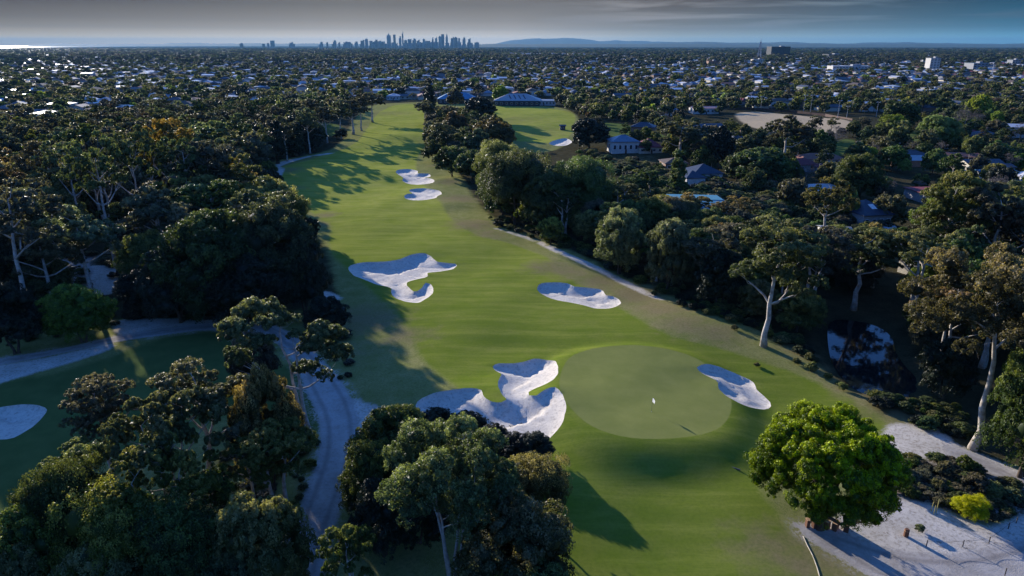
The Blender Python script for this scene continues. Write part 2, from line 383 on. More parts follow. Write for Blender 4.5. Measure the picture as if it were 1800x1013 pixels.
# finer points inside bunkers and around their lips
for i, poly in enumerate(bunk_polys + [green_poly]):
    far = i in (2, 3, 7); s = 1.1 if far else .62
    if i == 8: s = 1.2
    x0, y0 = poly.min(0) - 1.5; x1, y1 = poly.max(0) + 1.5
    X, Y = np.meshgrid(np.arange(x0, x1, s), np.arange(y0, y1, s)); q = np.stack([X.ravel(), Y.ravel()], 1) + rng.uniform(-.1, .1, (X.size, 2)) * s
    D, _ = edge_dist(q, poly); ok = inside(q, poly) | (D < 1.5)
    gp = np.concatenate([gp[~(inside(gp, poly) | (edge_dist(gp, poly)[0] < 1.5))], q[ok]])
    if i < 8:
        c = poly - 0.0; e = np.roll(c, -1, 0) - c; nn = np.stack([e[:, 1], -e[:, 0]], 1); nn /= np.linalg.norm(nn, axis=1)[:, None] + 1e-9
        inset = c + e * .5 - nn * (.3 if not far else .5)
        gp = np.concatenate([gp, inset[inside(inset, poly)]])
keep = np.ones(len(gp), bool)
for n_, p in regions:
    D, _ = edge_dist(gp, p, True, 5); keep &= ~(D < .22)
gp = gp[keep]
BIG = 60000.0
outer = np.array([(-BIG, -3000), (BIG, -3000), (BIG, 52000), (-BIG, 52000), (-4000, -500), (4000, -500), (0, -500), (-60, 10), (60, 10), (-200, 20), (200, 20)], float)
far = np.array([(x, y) for y in (12000, 18000, 26000, 38000) for x in np.linspace(-.9, 1.0, 14) * y]); far = far[~inside(far, sea_poly)]
allp = np.concatenate(pts + [gp, outer, far]); allp = allp + 0.0
res = mgeo.delaunay_2d_cdt([Vector(p) for p in allp], edges, [], 0, 1e-4)
V2 = np.array([(v.x, v.y) for v in res[0]]); TR = np.array([f for f in res[2] if len(f) == 3], np.int32)
e1 = V2[TR[:, 1]] - V2[TR[:, 0]]; e2 = V2[TR[:, 2]] - V2[TR[:, 0]]; cr = e1[:, 0] * e2[:, 1] - e1[:, 1] * e2[:, 0]
TR[cr < 0] = TR[cr < 0][:, ::-1]
Z = zfeat(V2)
V3 = np.column_stack([V2, Z])
cen = V2[TR].mean(1)

def multi_sd(P, polys, reach=14.0):
    s = np.full(len(P), -reach)
    for p in polys: s = np.maximum(s, sdist(P, p, reach)[0])
    return s
fw = np.maximum(sdist(V2, fair_poly)[0], sdist(V2, fair2_poly)[0])
gr = sdist(V2, green_poly)[0]
ROAD_R = wpoly([(1396,925),(1440,928),(1500,945),(1580,968),(1660,974),(1720,968),(1780,952),(1900,925),(1900,1100),(1700,1060),(1560,1028),(1480,985),(1420,950)])
ROAD_R2 = wpoly([(1660,775),(1690,788),(1740,808),(1830,852),(1900,885),(1880,898),(1800,868),(1730,828),(1665,800)])
pa = multi_sd(V2, [PATH_L, PATH_C, TRACK_L, TRACK_L2, TRACK_L3, ROAD_R, ROAD_R2])
sa = multi_sd(V2, [TRAIL, SAND_R, SAND_R2] + SANDS)
lw = multi_sd(V2, lawn_polys); ov = sdist(V2, oval_poly)[0]; bed = sdist(V2, BED_R)[0]
dry_lit_blobs = np.zeros(len(V2))
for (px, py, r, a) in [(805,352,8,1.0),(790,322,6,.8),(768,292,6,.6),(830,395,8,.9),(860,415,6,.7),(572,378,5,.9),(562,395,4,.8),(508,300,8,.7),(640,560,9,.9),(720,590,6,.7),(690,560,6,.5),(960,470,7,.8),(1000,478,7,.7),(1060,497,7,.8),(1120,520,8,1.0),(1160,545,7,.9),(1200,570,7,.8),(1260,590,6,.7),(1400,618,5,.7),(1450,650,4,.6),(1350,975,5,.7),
                       (1420,985,6,.8),(1330,945,4,.6),(690,200,30,.5),(620,620,8,.5),(1500,690,5,.6),(1560,720,6,.7),(765,250,16,.6),(1110,285,20,.5),(900,215,50,.45),(960,235,35,.45),(620,225,20,.5),(520,330,7,.6),(1490,990,6,.7),(1540,960,5,.6)]:  # real dry patches, plus far-fairway blobs painting in grazing light and haze
    c = G(px, py); dry_lit_blobs = np.maximum(dry_lit_blobs, a * np.exp(-(((V2[:, 0] - c[0]) ** 2 + (V2[:, 1] - c[1]) ** 2) / r ** 2)))
# course = inside the golf course, elsewhere leaf litter and gardens
COURSE_PX = [(-200,1150),(-200,560),(200,560),(330,560),(560,540),(590,500),(560,420),(500,360),(478,300),(490,282),(590,258),(620,215),(655,185),(760,180),(860,183),(985,190),(1020,215),(1010,245),(960,268),(900,262),(850,240),(800,210),(750,215),(760,250),(800,300),(835,350),(880,390),(1000,440),(1170,515),(1320,580),(1440,640),(1560,730),(1700,790),(1950,900),(1950,1150)]
course_poly = wpoly(COURSE_PX, 6); co = sdist(V2, course_poly, 10)[0]
ATT = dict(fw=fw, gr=gr, pa=pa, sa=sa, lw=lw, ov=ov, bed=bed, dry_lit=dry_lit_blobs, co=co)

# ---- grass and soil material driven by the distances to the outlines
def ground_material():
    t = NT('ground_cover'); A = {k: t.attr(k).outputs['Fac'] for k in ATT}
    n1 = t.noise(.35, 5, .6); n2 = t.noise(2.6, 4, .65); n3 = t.noise(.06, 4); n4 = t.noise(9.0, 3, .7); n5 = t.noise(.012, 5, .6)
    jit = t.m('MULTIPLY_ADD', n1, 3.0, -1.5); jit2 = t.m('MULTIPLY_ADD', n2, 1.6, -.8)
    def mask(a, w, j): return t.mr(t.m('ADD', a, j), -w, w, smooth=True)
    sx = t.n('ShaderNodeSeparateXYZ'); t.l(t.pos(), sx.inputs[0])
    # mowing: broad faint stripes across the fairway
    st = t.m('SINE', t.m('ADD', t.m('MULTIPLY', sx.outputs[1], .95), t.m('ADD', t.m('MULTIPLY', sx.outputs[0], .12), t.m('MULTIPLY', n3, 6.0))))
    fair = t.mix(t.mr(n3, .3, .7), (.125, .170, .018), (.170, .205, .028))
    fair = t.mix(t.mr(n1, .35, .75), fair, (.19, .205, .042)); fair = t.mix(t.mr(st, -1, 1, 0, .35), fair, (.095, .145, .015))
    fair = t.mix(t.mr(n2, .42, .75, 0, .5), fair, (.075, .11, .016))
    fair = t.mix(t.mr(sx.outputs[1], 105, 250, 0, .85), fair, t.mix(t.mr(t.noise(.16, 5, .65), .35, .65), (.235, .265, .045), (.33, .33, .080)))  # distant turf painted paler, standing in for its grazing backlit brightness
    mpn = t.n('ShaderNodeMapping'); mpn.inputs['Scale'].default_value = (.05, .42, .3); mpn.inputs['Rotation'].default_value = (0, 0, .12); t.l(t.pos(), mpn.inputs[0]); sn = t.noise(1.0, 6, .7, mpn.outputs[0], .4)
    fair = t.mix(t.mr(sn, .42, .66, 0, .38), fair, (.085, .125, .018)); fair = t.mix(t.mr(sn, .5, .34, 0, .3), fair, (.25, .265, .055))
    rough = t.mix(t.mr(n1, .3, .7), (.145, .165, .040), (.250, .240, .088)); rough = t.mix(t.mr(n2, .45, .7, 0, .7), rough, (.095, .110, .032))
    rough = t.mix(t.mr(n4, .5, .72, 0, .75), rough, (.32, .27, .15))
    grn = t.mix(t.mr(n1, .3, .7), (.160, .180, .048), (.200, .212, .062)); grn = t.mix(t.mr(n2, .4, .75, 0, .3), grn, (.14, .155, .055))
    dry_lit = t.mix(t.mr(n2, .35, .7), (.22, .175, .095), (.15, .13, .062))
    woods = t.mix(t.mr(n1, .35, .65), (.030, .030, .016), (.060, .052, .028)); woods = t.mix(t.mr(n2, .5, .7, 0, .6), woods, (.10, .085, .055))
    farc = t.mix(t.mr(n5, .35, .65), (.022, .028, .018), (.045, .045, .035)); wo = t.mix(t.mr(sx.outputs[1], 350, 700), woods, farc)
    sand = t.mix(t.mr(n1, .3, .7), (.45, .41, .35), (.60, .555, .49)); sand = t.mix(t.mr(n2, .48, .72, 0, .8), sand, (.20, .165, .12)); sand = t.mix(t.mr(n4, .55, .7, 0, .5), sand, (.15, .12, .085))
    path = t.mix(t.mr(n1, .3, .7), (.32, .295, .265), (.44, .41, .375)); path = t.mix(t.mr(n2, .45, .75, 0, .5), path, (.18, .155, .13))
    edge = t.mr(A['pa'], .5, 2.2); path = t.mix(t.m('MULTIPLY', edge, t.mr(n1, .4, .6, 0, .5)), path, (.40, .38, .36))
    trk = t.m('ABSOLUTE', t.m('SUBTRACT', A['pa'], 1.25)); path = t.mix(t.mr(trk, .1, .5, .45, 0), path, (.16, .14, .125))
    fr_ = t.m('MULTIPLY', t.mr(A['pa'], -1.6, -.1), t.mr(n2, .46, .56)); 
    bedc = t.mix(t.mr(n1, .3, .7), (.045, .038, .022), (.13, .11, .08)); bedc = t.mix(t.mr(n2, .45, .65), bedc, (.35, .32, .29))
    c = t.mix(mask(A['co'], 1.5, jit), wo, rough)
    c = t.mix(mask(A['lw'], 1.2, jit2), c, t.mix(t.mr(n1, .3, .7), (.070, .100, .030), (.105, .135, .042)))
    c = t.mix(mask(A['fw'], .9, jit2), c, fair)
    c = t.mix(t.mr(t.m('ADD', A['dry_lit'], t.m('MULTIPLY_ADD', n1, 1.0, -.6)), .15, .75, 0, .85), c, dry_lit)
    c = t.mix(mask(A['gr'], .15, 0.0), c, grn)
    c = t.mix(mask(A['ov'], 2.0, jit), c, t.mix(t.mr(n1, .3, .7), (.36, .28, .18), (.42, .34, .22)))
    c = t.mix(mask(A['sa'], .5, t.m('MULTIPLY', jit2, 1.6)), c, sand)
    c = t.mix(t.m('MULTIPLY', fr_, t.mr(n1, .4, .6)), c, sand)
    c = t.mix(mask(A['pa'], .35, t.m('MULTIPLY', jit2, .8)), c, path)
    c = t.mix(mask(A['bed'], .6, jit), c, bedc)
    bump = t.m('ADD', t.m('MULTIPLY', n2, .5), n4); amt = t.mr(t.m('MAXIMUM', A['fw'], A['gr']), -.5, .5, .13, .04)
    p = t.bsdf(c, 1.0, .0, bump=t.m('MULTIPLY', bump, amt), bs=1.0, bd=.35)
    return t.mat
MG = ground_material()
def sand_material():
    t = NT('bunker_sand'); n1 = t.noise(.5, 5, .6); n2 = t.noise(2.2, 5, .65, dist=.6); n4 = t.noise(7, 4, .7)
    c = t.mix(t.mr(n1, .3, .7), (.52, .47, .40), (.62, .57, .49)); c = t.mix(t.mr(n2, .50, .70, 0, .8), c, (.27, .235, .205)); c = t.mix(t.mr(n4, .62, .75, 0, .5), c, (.28, .25, .22))
    w = t.n('ShaderNodeTexWave'); w.inputs['Scale'].default_value = 1.6; w.inputs['Distortion'].default_value = 9; w.inputs['Detail'].default_value = 2; t.l(t.pos(), w.inputs[0])
    t.bsdf(c, .92, .1, bump=t.m('ADD', t.m('MULTIPLY', w.outputs['Fac'], .25), n4), bs=.8, bd=.09); return t.mat
MSAND = sand_material()
def water_material(name, col, rough, sc, bs):
    t = NT(name); p = t.bsdf(col, rough, .5, bump=t.noise(sc, 3), bs=bs, bd=.05); p.inputs['IOR'].default_value = 1.33; return t.mat

def submesh(name, mask, mat, attrs=True, smooth=True):
    T = TR[mask]; used = np.unique(T); remap = np.zeros(len(V3), np.int32); remap[used] = np.arange(len(used))
    me = mesh(name, V3[used], T=remap[T], mats=[mat], smooth=smooth, attrs={k: a[used] for k, a in ATT.items()} if attrs else None)
    return new_obj(name, me)
taken = np.zeros(len(TR), bool)
for (lab, dep, _), poly in zip(BUNK, bunk_polys):
    k = inside(cen, poly) & ~taken; taken |= k
    o = submesh('sand_bunker', k, MSAND, False)
    tag(o, lab, 'bunker', 'sand bunkers of the golf course')
k = inside(cen, green_poly) & ~taken; taken |= k
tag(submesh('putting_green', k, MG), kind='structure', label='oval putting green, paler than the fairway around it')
k = inside(cen, sea_poly) & ~taken; taken |= k
o = submesh('sea', k, water_material('sea_water', (.02, .03, .04), .12, .02, .4), False); tag(o, kind='structure')
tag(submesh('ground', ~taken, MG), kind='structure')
# pond
pz = float(und(*pond_poly.mean(0))) - .75
pp = pond_poly + (pond_poly - pond_poly.mean(0)) * .06
o = new_obj('pond_water', mesh('pond_water', np.column_stack([pp, np.full(len(pp), pz)]), T=np.array([t_ for t_ in mgeo.tessellate_polygon([[Vector((*q, 0)) for q in pp]])]), mats=[water_material('pond_water', (.006, .010, .012), .04, 1.2, .12)]))
tag(o, kind='structure')
# ------------------------------------------------------------------ trees
def leaf_material(name, dark, light, tip=None, trans=.30, rough=.5, spec=.22):
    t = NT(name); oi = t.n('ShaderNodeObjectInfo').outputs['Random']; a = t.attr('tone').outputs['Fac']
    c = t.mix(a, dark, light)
    if tip: c = t.mix(t.mr(t.attr('tip').outputs['Fac'], .55, .92), c, tip)  # lighter crown tops: sunlit highlights put into the leaf colour
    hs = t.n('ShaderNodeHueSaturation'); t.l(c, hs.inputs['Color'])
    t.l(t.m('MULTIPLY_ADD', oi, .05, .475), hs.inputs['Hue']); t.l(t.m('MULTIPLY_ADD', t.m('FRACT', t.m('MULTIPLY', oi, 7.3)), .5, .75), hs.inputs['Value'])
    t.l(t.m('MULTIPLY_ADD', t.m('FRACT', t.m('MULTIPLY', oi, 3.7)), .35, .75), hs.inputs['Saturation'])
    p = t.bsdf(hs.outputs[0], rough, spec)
    tr = t.n('ShaderNodeBsdfTranslucent'); t.l(t.mix(1.0, hs.outputs[0], (1.15, 1.2, .6), 'MULTIPLY'), tr.inputs[0])
    mx = t.n('ShaderNodeMixShader'); mx.inputs[0].default_value = trans
    t.l(p.outputs[0], mx.inputs[1]); t.l(tr.outputs[0], mx.inputs[2]); t.l(mx.outputs[0], t.out.inputs[0]); return t.mat
LEAF = {
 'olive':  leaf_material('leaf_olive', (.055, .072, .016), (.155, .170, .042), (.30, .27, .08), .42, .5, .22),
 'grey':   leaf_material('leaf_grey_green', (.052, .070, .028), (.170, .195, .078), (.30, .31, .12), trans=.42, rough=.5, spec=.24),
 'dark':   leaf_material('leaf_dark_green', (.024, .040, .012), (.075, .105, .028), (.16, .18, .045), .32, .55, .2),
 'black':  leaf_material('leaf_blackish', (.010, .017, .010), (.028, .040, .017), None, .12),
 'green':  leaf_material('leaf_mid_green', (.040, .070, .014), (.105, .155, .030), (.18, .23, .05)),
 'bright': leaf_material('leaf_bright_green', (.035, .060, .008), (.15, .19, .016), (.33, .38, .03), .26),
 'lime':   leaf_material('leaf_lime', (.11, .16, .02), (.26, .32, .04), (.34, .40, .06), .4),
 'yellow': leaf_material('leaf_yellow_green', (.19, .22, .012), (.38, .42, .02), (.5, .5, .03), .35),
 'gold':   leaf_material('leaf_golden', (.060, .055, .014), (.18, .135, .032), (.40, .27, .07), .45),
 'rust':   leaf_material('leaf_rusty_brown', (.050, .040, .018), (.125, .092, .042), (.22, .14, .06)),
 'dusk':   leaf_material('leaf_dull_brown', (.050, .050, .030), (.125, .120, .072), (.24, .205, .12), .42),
 'mauve':  leaf_material('twigs_mauve_grey', (.10, .085, .085), (.19, .165, .165), None, .1, .8, .1),
}
def bark(name, a, b, sc=1.2):
    t = NT(name); n = t.noise(sc, 5, .65); c = t.mix(t.mr(n, .35, .65), a, b); t.bsdf(c, .85, .15); return t.mat
BARK = {'pale': bark('bark_pale', (.50, .47, .42), (.24, .20, .16)), 'brown': bark('bark_brown', (.10, .075, .055), (.045, .035, .028)), 'grey': bark('bark_grey', (.24, .21, .18), (.12, .10, .085))}

ICO = None
def ico(sub):
    import bmesh
    bm = bmesh.new(); bmesh.ops.create_icosphere(bm, subdivisions=sub, radius=1.0)
    v = np.array([tuple(a.co) for a in bm.verts]); f = np.array([[a.index for a in q.verts] for q in bm.faces]); bm.free(); return v, f
ICO1, ICO2 = ico(1), ico(2)
def unit(n, r):
    v = r.normal(size=(n, 3)); return v / (np.linalg.norm(v, axis=1)[:, None] + 1e-9)
def crown_mesh(name, clusters, tufts, leaves, size, r, mat, core=.55, up=.25, tuftr=.42, droop=0.0, aspect=.62):
    """foliage: every clump (ellipsoid) carries tufts on its shell and every tuft carries leaf-sized faces"""
    C = np.array(clusters, float); nC = len(C)
    d = unit(nC * tufts, r); d[:, 2] = np.where(d[:, 2] < -.45, -d[:, 2] * .6, d[:, 2]); d[:, 2] += up; d /= np.linalg.norm(d, axis=1)[:, None]
    ci = np.repeat(np.arange(nC), tufts); R = C[ci, 3:6]
    tc = C[ci, :3] + d * R * r.uniform(.72, 1.02, (len(d), 1)); trd = R.min(axis=1) * tuftr * r.uniform(.7, 1.3, len(d))
    tone_t = r.uniform(0, 1, len(d)); ztop = (C[:, 2] + C[:, 5]).max(); zbot = (C[:, 2] - C[:, 5]).min()
    ti = np.repeat(np.arange(len(d)), leaves); L = len(ti)
    e = unit(L, r); e = e + d[ti] * .65; e /= np.linalg.norm(e, axis=1)[:, None]
    p = tc[ti] + e * trd[ti][:, None] * r.uniform(.55, 1.08, (L, 1)); p[:, 2] -= droop * r.uniform(0, 1, L) * trd[ti]
    nrm = e + unit(L, r) * .75; nrm /= np.linalg.norm(nrm, axis=1)[:, None]
    a = np.cross(nrm, unit(L, r)); a /= np.linalg.norm(a, axis=1)[:, None] + 1e-9; b = np.cross(nrm, a)
    s = size * r.uniform(.55, 1.35, (L, 1)) * .5
    bend = nrm * s * .25
    V = np.stack([p - a * s, p - b * s * aspect + bend, p + a * s, p + b * s * aspect + bend], 1).reshape(-1, 3)
    Q = np.arange(L * 4).reshape(-1, 4)
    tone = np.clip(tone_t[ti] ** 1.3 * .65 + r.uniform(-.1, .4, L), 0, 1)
    hgt = (p[:, 2] - zbot) / (ztop - zbot + 1e-6); tip = np.clip(hgt * .55 + tone_t[ti] * .45 + r.uniform(-.1, .1, L), 0, 1)  # rises with crown height to paint sun on the tops, plus random tufts
    tone = np.repeat(tone, 4); tip = np.repeat(tip, 4); T = None
    if core:
        iv, if_ = ICO1; vs = []; fs = []; k = len(V)
        zlo = zbot + .24 * (ztop - zbot)
        for c in (C[C[:, 2] > zlo] if (C[:, 2] > zlo).any() else C):
            q = iv * c[3:6] * core * r.uniform(.75, 1.1, (len(iv), 1)) + c[:3]; vs.append(q); fs.append(if_ + k); k += len(iv)
        vs = np.concatenate(vs); T = np.concatenate(fs); V = np.concatenate([V, vs])
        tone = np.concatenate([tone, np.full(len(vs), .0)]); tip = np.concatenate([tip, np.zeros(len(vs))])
    return mesh(name, V, Q, T, [mat], attrs=dict(tone=tone, tip=tip))
def trunk_mesh(name, clusters, H, r0, r, mat, fork=.3, lean=0.0, stems=1, limb=.3, every=1, base=(0, 0)):
    """stems rise and split: each clump's bough grows out of the nearest bough below it"""
    m = MB(); C = np.array(clusters, float); cc = C[:, :2].mean(0); az = np.arctan2(C[:, 1] - cc[1], C[:, 0] - cc[0]); order = np.argsort(az); C = C[order]
    for s in range(stems):
        sub = C[int(len(C) * s / stems):int(len(C) * (s + 1) / stems)]; tgt = sub[:, :3].mean(0); topz = min(sub[:, 2].max() - .8, H * .8) if stems == 1 else tgt[2]
        an = math.atan2(tgt[1] - cc[1], tgt[0] - cc[0]); off = 0 if stems == 1 else r0 * 1.0
        n = 7; nodes = []; b0 = Vector((base[0] + off * math.cos(an), base[1] + off * math.sin(an), -.4))
        end = Vector((tgt[0] * .75, tgt[1] * .75, topz)); P = [b0]
        for i in range(1, n + 1):
            f = i / n; w = r.uniform(-1, 1, 2) * H * .014
            P.append(Vector((b0[0] + (end[0] - b0[0]) * f ** 1.3 + w[0] + lean * math.sin(f * 3) * .4, b0[1] + (end[1] - b0[1]) * f ** 1.3 + w[1], -.4 + (topz + .4) * f)))
        rr = [r0 * (1.35 if i == 0 else (1 - .80 * i / n)) for i in range(n + 1)]
        m.tube(P, rr, 8)
        for i in range(n):
            for g in (0, .5):
                q = P[i].lerp(P[i + 1], g)
                if q.z > H * fork: nodes.append((q, (rr[i] * (1 - g) + rr[i + 1] * g)))
        nodes.append((P[-1], rr[-1]))
        subs = sorted(sub[::every], key=lambda c: math.hypot(c[0] - end[0] * .6, c[1] - end[1] * .6))
        for c in subs:
            b = Vector(c[:3]); best = None
            for q, ra in nodes:
                d = b - q; L = d.length; hz = math.hypot(d.x, d.y); cost = L + max(0, hz * .55 - d.z) * 1.6
                if best is None or cost < best[0]: best = (cost, q, ra)
            _, a, ra = best; L = (b - a).length; ra = ra * .66
            side = Vector(tuple(r.uniform(-1, 1, 3))) * L * .10
            k1 = a.lerp(b, .33) + side + Vector((0, 0, -.05 * L)); k2 = a.lerp(b, .68) + side * .6 + Vector((0, 0, -.02 * L)); rb = max(ra * limb, .025)
            m.tube([a, k1, k2, b], [ra, ra * .82, ra * .6, rb], 5, cap=False)
            nodes += [(k1, ra * .82), (k2, ra * .62), (b, rb)]
            for _ in range(2):
                e = b + Vector(tuple(r.uniform(-1, 1, 3) * c[3:6] * .85)); m.tube([k2, k2.lerp(e, .5) + Vector(tuple(r.uniform(-.3, .3, 3))), e], [rb, rb * .7, rb * .35], 4, cap=False)
    return m.data(name, [mat], True)
def shell(n, r, R, z0, z1, cr, lo=-.25, fill=.25, flat=.65, mind=.75, top=0.0):
    """clump centres through a crown: mostly near its outside"""
    out = []; cz = (z0 + z1) / 2; hz = (z1 - z0) / 2; tries = 0
    while len(out) < n and tries < n * 60:
        tries += 1
        d = unit(1, r)[0]
        if d[2] < lo: continue
        k = r.uniform(.30, .7) if r.uniform() < fill else r.uniform(.72, .95)
        rad = r.uniform(*cr); p = np.array([d[0] * R * k * (1 - top * max(0, d[2])), d[1] * R * k * (1 - top * max(0, d[2])), cz + d[2] * hz * k])
        if all(np.linalg.norm((p - q[:3]) * (1, 1, 1.3)) > mind * (rad + q[3]) * .5 for q in out):
            out.append(np.array([*p, rad, rad * r.uniform(.85, 1.15), rad * flat]))
    return out
PROTO = {}
def proto(key, kind, lod, seed, build):
    r = np.random.default_rng(seed); PROTO[key] = dict(kind=kind, lod=lod, **build(r))
BASE_MAT = bpy.data.materials.new('leaf_base')
def mk(name, cl, H, W, r, lod, trunk=True, bark_='pale', dens=1.0, size=1.0, **kw):
    tf, lf, sz = {0: (26, 58, .27), 1: (11, 26, .70), 2: (5, 7, 1.9)}[lod]
    ck = {k: v for k, v in kw.items() if k in ('core', 'up', 'tuftr', 'droop', 'aspect')}; tk = {k: v for k, v in kw.items() if k in ('fork', 'lean', 'stems', 'limb', 'every', 'base', 'r0')}
    r0 = tk.pop('r0', .026 * H)
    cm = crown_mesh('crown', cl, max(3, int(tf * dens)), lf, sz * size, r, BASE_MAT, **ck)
    tm = trunk_mesh('trunk', cl, H, r0, r, BARK[bark_], **tk)
    return dict(crown=cm, trunk=tm, H=H, W=W)
for i in range(5):
    def b(r, i=i): 
        n = 22 + 4 * i; return mk('gum', shell(n - 4, r, 6.4, 7.5, 20, (1.3, 2.2), -.45, .35, .48, 1.02), 20, 13, r, 0, stems=1 + (i % 3 == 0), every=1)
    proto(f'gum0{i}', 'gum', 0, 100 + i, b)
for i in range(4):
    def b(r, i=i): return mk('gum', shell(18 + 3 * i, r, 6.3, 7.0, 20, (1.5, 2.3), -.5, .35, .5, .98), 20, 13, r, 1, every=2)
    proto(f'gum1{i}', 'gum', 1, 120 + i, b)
for i in range(4):
    def b(r, i=i): return mk('gum', shell(12, r, 6.0, 6.0, 20, (1.9, 2.9), -.6, .3, .7, .7), 20, 13, r, 2, every=4)
    proto(f'gum2{i}', 'gum', 2, 140 + i, b)
for i in range(4):
    def b(r, i=i): return mk('bushy', shell(50, r, 6.0, .2, 12, (1.3, 2.3), -.75, .12, .75, .72, .15), 12, 12.5, r, 0, bark_='brown', stems=2, core=.74, every=3, dens=.85)
    proto(f'bush0{i}', 'bush', 0, 200 + i, b)
for i in range(4):
    def b(r, i=i): return mk('bushy', shell(36, r, 6.0, .2, 12, (1.5, 2.5), -.75, .12, .75, .7, .15), 12, 12.5, r, 1, bark_='brown', core=.74, every=6)
    proto(f'bush1{i}', 'bush', 1, 220 + i, b)
for i in range(3):
    def b(r, i=i): return mk('bushy', shell(18, r, 6.0, 0, 12, (2.0, 3.0), -.7, .1, .75, .65, .1), 12, 12.5, r, 2, bark_='brown', core=.74, every=9)
    proto(f'bush2{i}', 'bush', 2, 240 + i, b)
for i in range(3):
    def b(r, i=i):
        cl = [];
        for k in range(34):
            z = r.uniform(.5, 17); w = 2.6 * (1 - (z / 18.5) ** 2) ** .5; a = r.uniform(0, 6.28); rr = r.uniform(.8, 1.3)
            cl.append([math.cos(a) * w * .6, math.sin(a) * w * .6, z, rr, rr, rr * 1.5])
        return mk('cypress', cl, 18, 6.4, r, 1, bark_='brown', core=.74, every=8, size=.8)
    proto(f'cyp{i}', 'cyp', 1, 260 + i, b)
for i in range(3):                  # bare winter trees: many fine twigs
    def b(r, i=i):
        cl = shell(26, r, 4.6, 3.0, 11, (.9, 1.6), -.4, .3, .8, .7); return mk('bare', cl, 11, 10, r, 1, bark_='grey', core=0, every=1, dens=.8, size=.42, aspect=.16, up=.5)
    proto(f'bare{i}', 'bare', 1, 280 + i, b)

_cm = {}
def crown_data(pk, lk):
    """crown mesh of a prototype with its leaf colour; shared by every tree that uses it"""
    if (pk, lk) not in _cm:
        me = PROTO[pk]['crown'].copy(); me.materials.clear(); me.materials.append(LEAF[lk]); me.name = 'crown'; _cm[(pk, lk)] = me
    return _cm[(pk, lk)]
TREES = []     # (root, look, kindword, x, y, h, w)
NAMES = {'gum': ('gum_tree', 'gum tree'), 'bush': ('bushy_tree', 'bushy tree'), 'cyp': ('cypress_tree', 'cypress'), 'bare': ('bare_tree', 'bare tree')}
def tree(pk, lk, x, y, h, w, rot=0.0, label=None, cat=None, group=None, name=None, z=None, w2=None):
    P = PROTO[pk]; nm, ct = NAMES.get(P['kind'], ('tree', 'tree'))
    root = new_obj(name or nm, None, loc=(x, y, (zat(x, y) if z is None else z)))
    root.empty_display_size = .5; root.rotation_euler = (0, 0, rot); root.scale = (w / P['W'], (w2 or w) / P['W'], h / P['H'])
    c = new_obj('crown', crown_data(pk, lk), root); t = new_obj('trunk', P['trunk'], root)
    tag(root, label, cat or ct, group)
    TREES.append(dict(o=root, lk=lk, kind=P['kind'], x=x, y=y, h=h, w=w, label=label)); return root
rt = random.Random(5)
def hero(px, top, pk, lk, w, base=None, h=None, label=None, rot=None, **k):
    """px: column of the crown, top: photo row of its top, w: crown width in photo pixels; base row or height h"""
    if base is not None: x, y = G(px, base)
    else:
        u, f, d = ray(px, top); y = (CAM_H - h) * f / d; x = u * y / f
        x = u * (CAM_H - h) / d
    z = zat(x, y)
    if base is not None: h = top_h(px, top, y) - z
    ww = w / FPX * depth_at(y, z + h * .6)
    return tree(pk, lk, x, y, h, ww, rt.uniform(0, 6.28) if rot is None else rot, label, z=z, **k)
# ------------------------------------------------------------------ the trees one can point at
def special(key, H, W, cl, r, lod=0, **kw):
    PROTO[key] = dict(kind=kw.pop('kind', 'gum'), lod=0, **mk(key, cl, H, W, r, lod, **kw))
r = np.random.default_rng(31)
# leaning two-lobed gum beside the track
cl = []
for (cx, cz, R, hz, n) in [(-5.2, 19.5, 5.8, 3.6, 34), (3.6, 16.0, 3.6, 4.2, 22), (-9.0, 14.0, 2.8, 1.8, 8), (1.5, 12, 2.2, 1.6, 5)]:
    for k in range(n):
        d = unit(1, r)[0]; d[2] = abs(d[2]) - .25; rad = r.uniform(1.0, 1.7); cl.append([cx + d[0] * R * r.uniform(.4, .95), d[1] * R * .8, cz + d[2] * hz, rad, rad, rad * .62])
special('twolobe', 24, 17, cl, r, fork=.22, r0=.42, stems=2, dens=.8)
# tall pale-trunked gum at the side, crown one-sided
cl = shell(40, r, 8.5, 11, 27, (1.4, 2.4), -.5, .4, .6, .72); cl = [c + np.array([-2.2, 0, 0, 0, 0, 0]) for c in cl]
special('tallgum', 27, 17, cl, r, fork=.28, r0=.5, lean=2.5, base=(1.5, 0))
# stately dense gum by the pond
cl = shell(44, r, 7.0, 6.0, 24, (1.2, 2.1), -.6, .4, .55, .85, .1)
special('pondgum', 24, 14.5, cl, r, fork=.2, r0=.48)
# multi-stemmed pale gum in front
cl = shell(34, r, 6.9, 5.0, 17, (1.4, 2.2), -.45, .3, .6, .92)
special('frontgum', 17, 14, cl, r, fork=.14, r0=.24, stems=4, dens=1.5, size=.8, limb=.3)
# open bare-limbed gum
cl = shell(30, r, 7.5, 8, 23, (1.1, 1.8), -.4, .4, .48, 1.0)
special('opengum', 23, 15, cl, r, fork=.25, r0=.5, dens=.7, lean=-1.5)
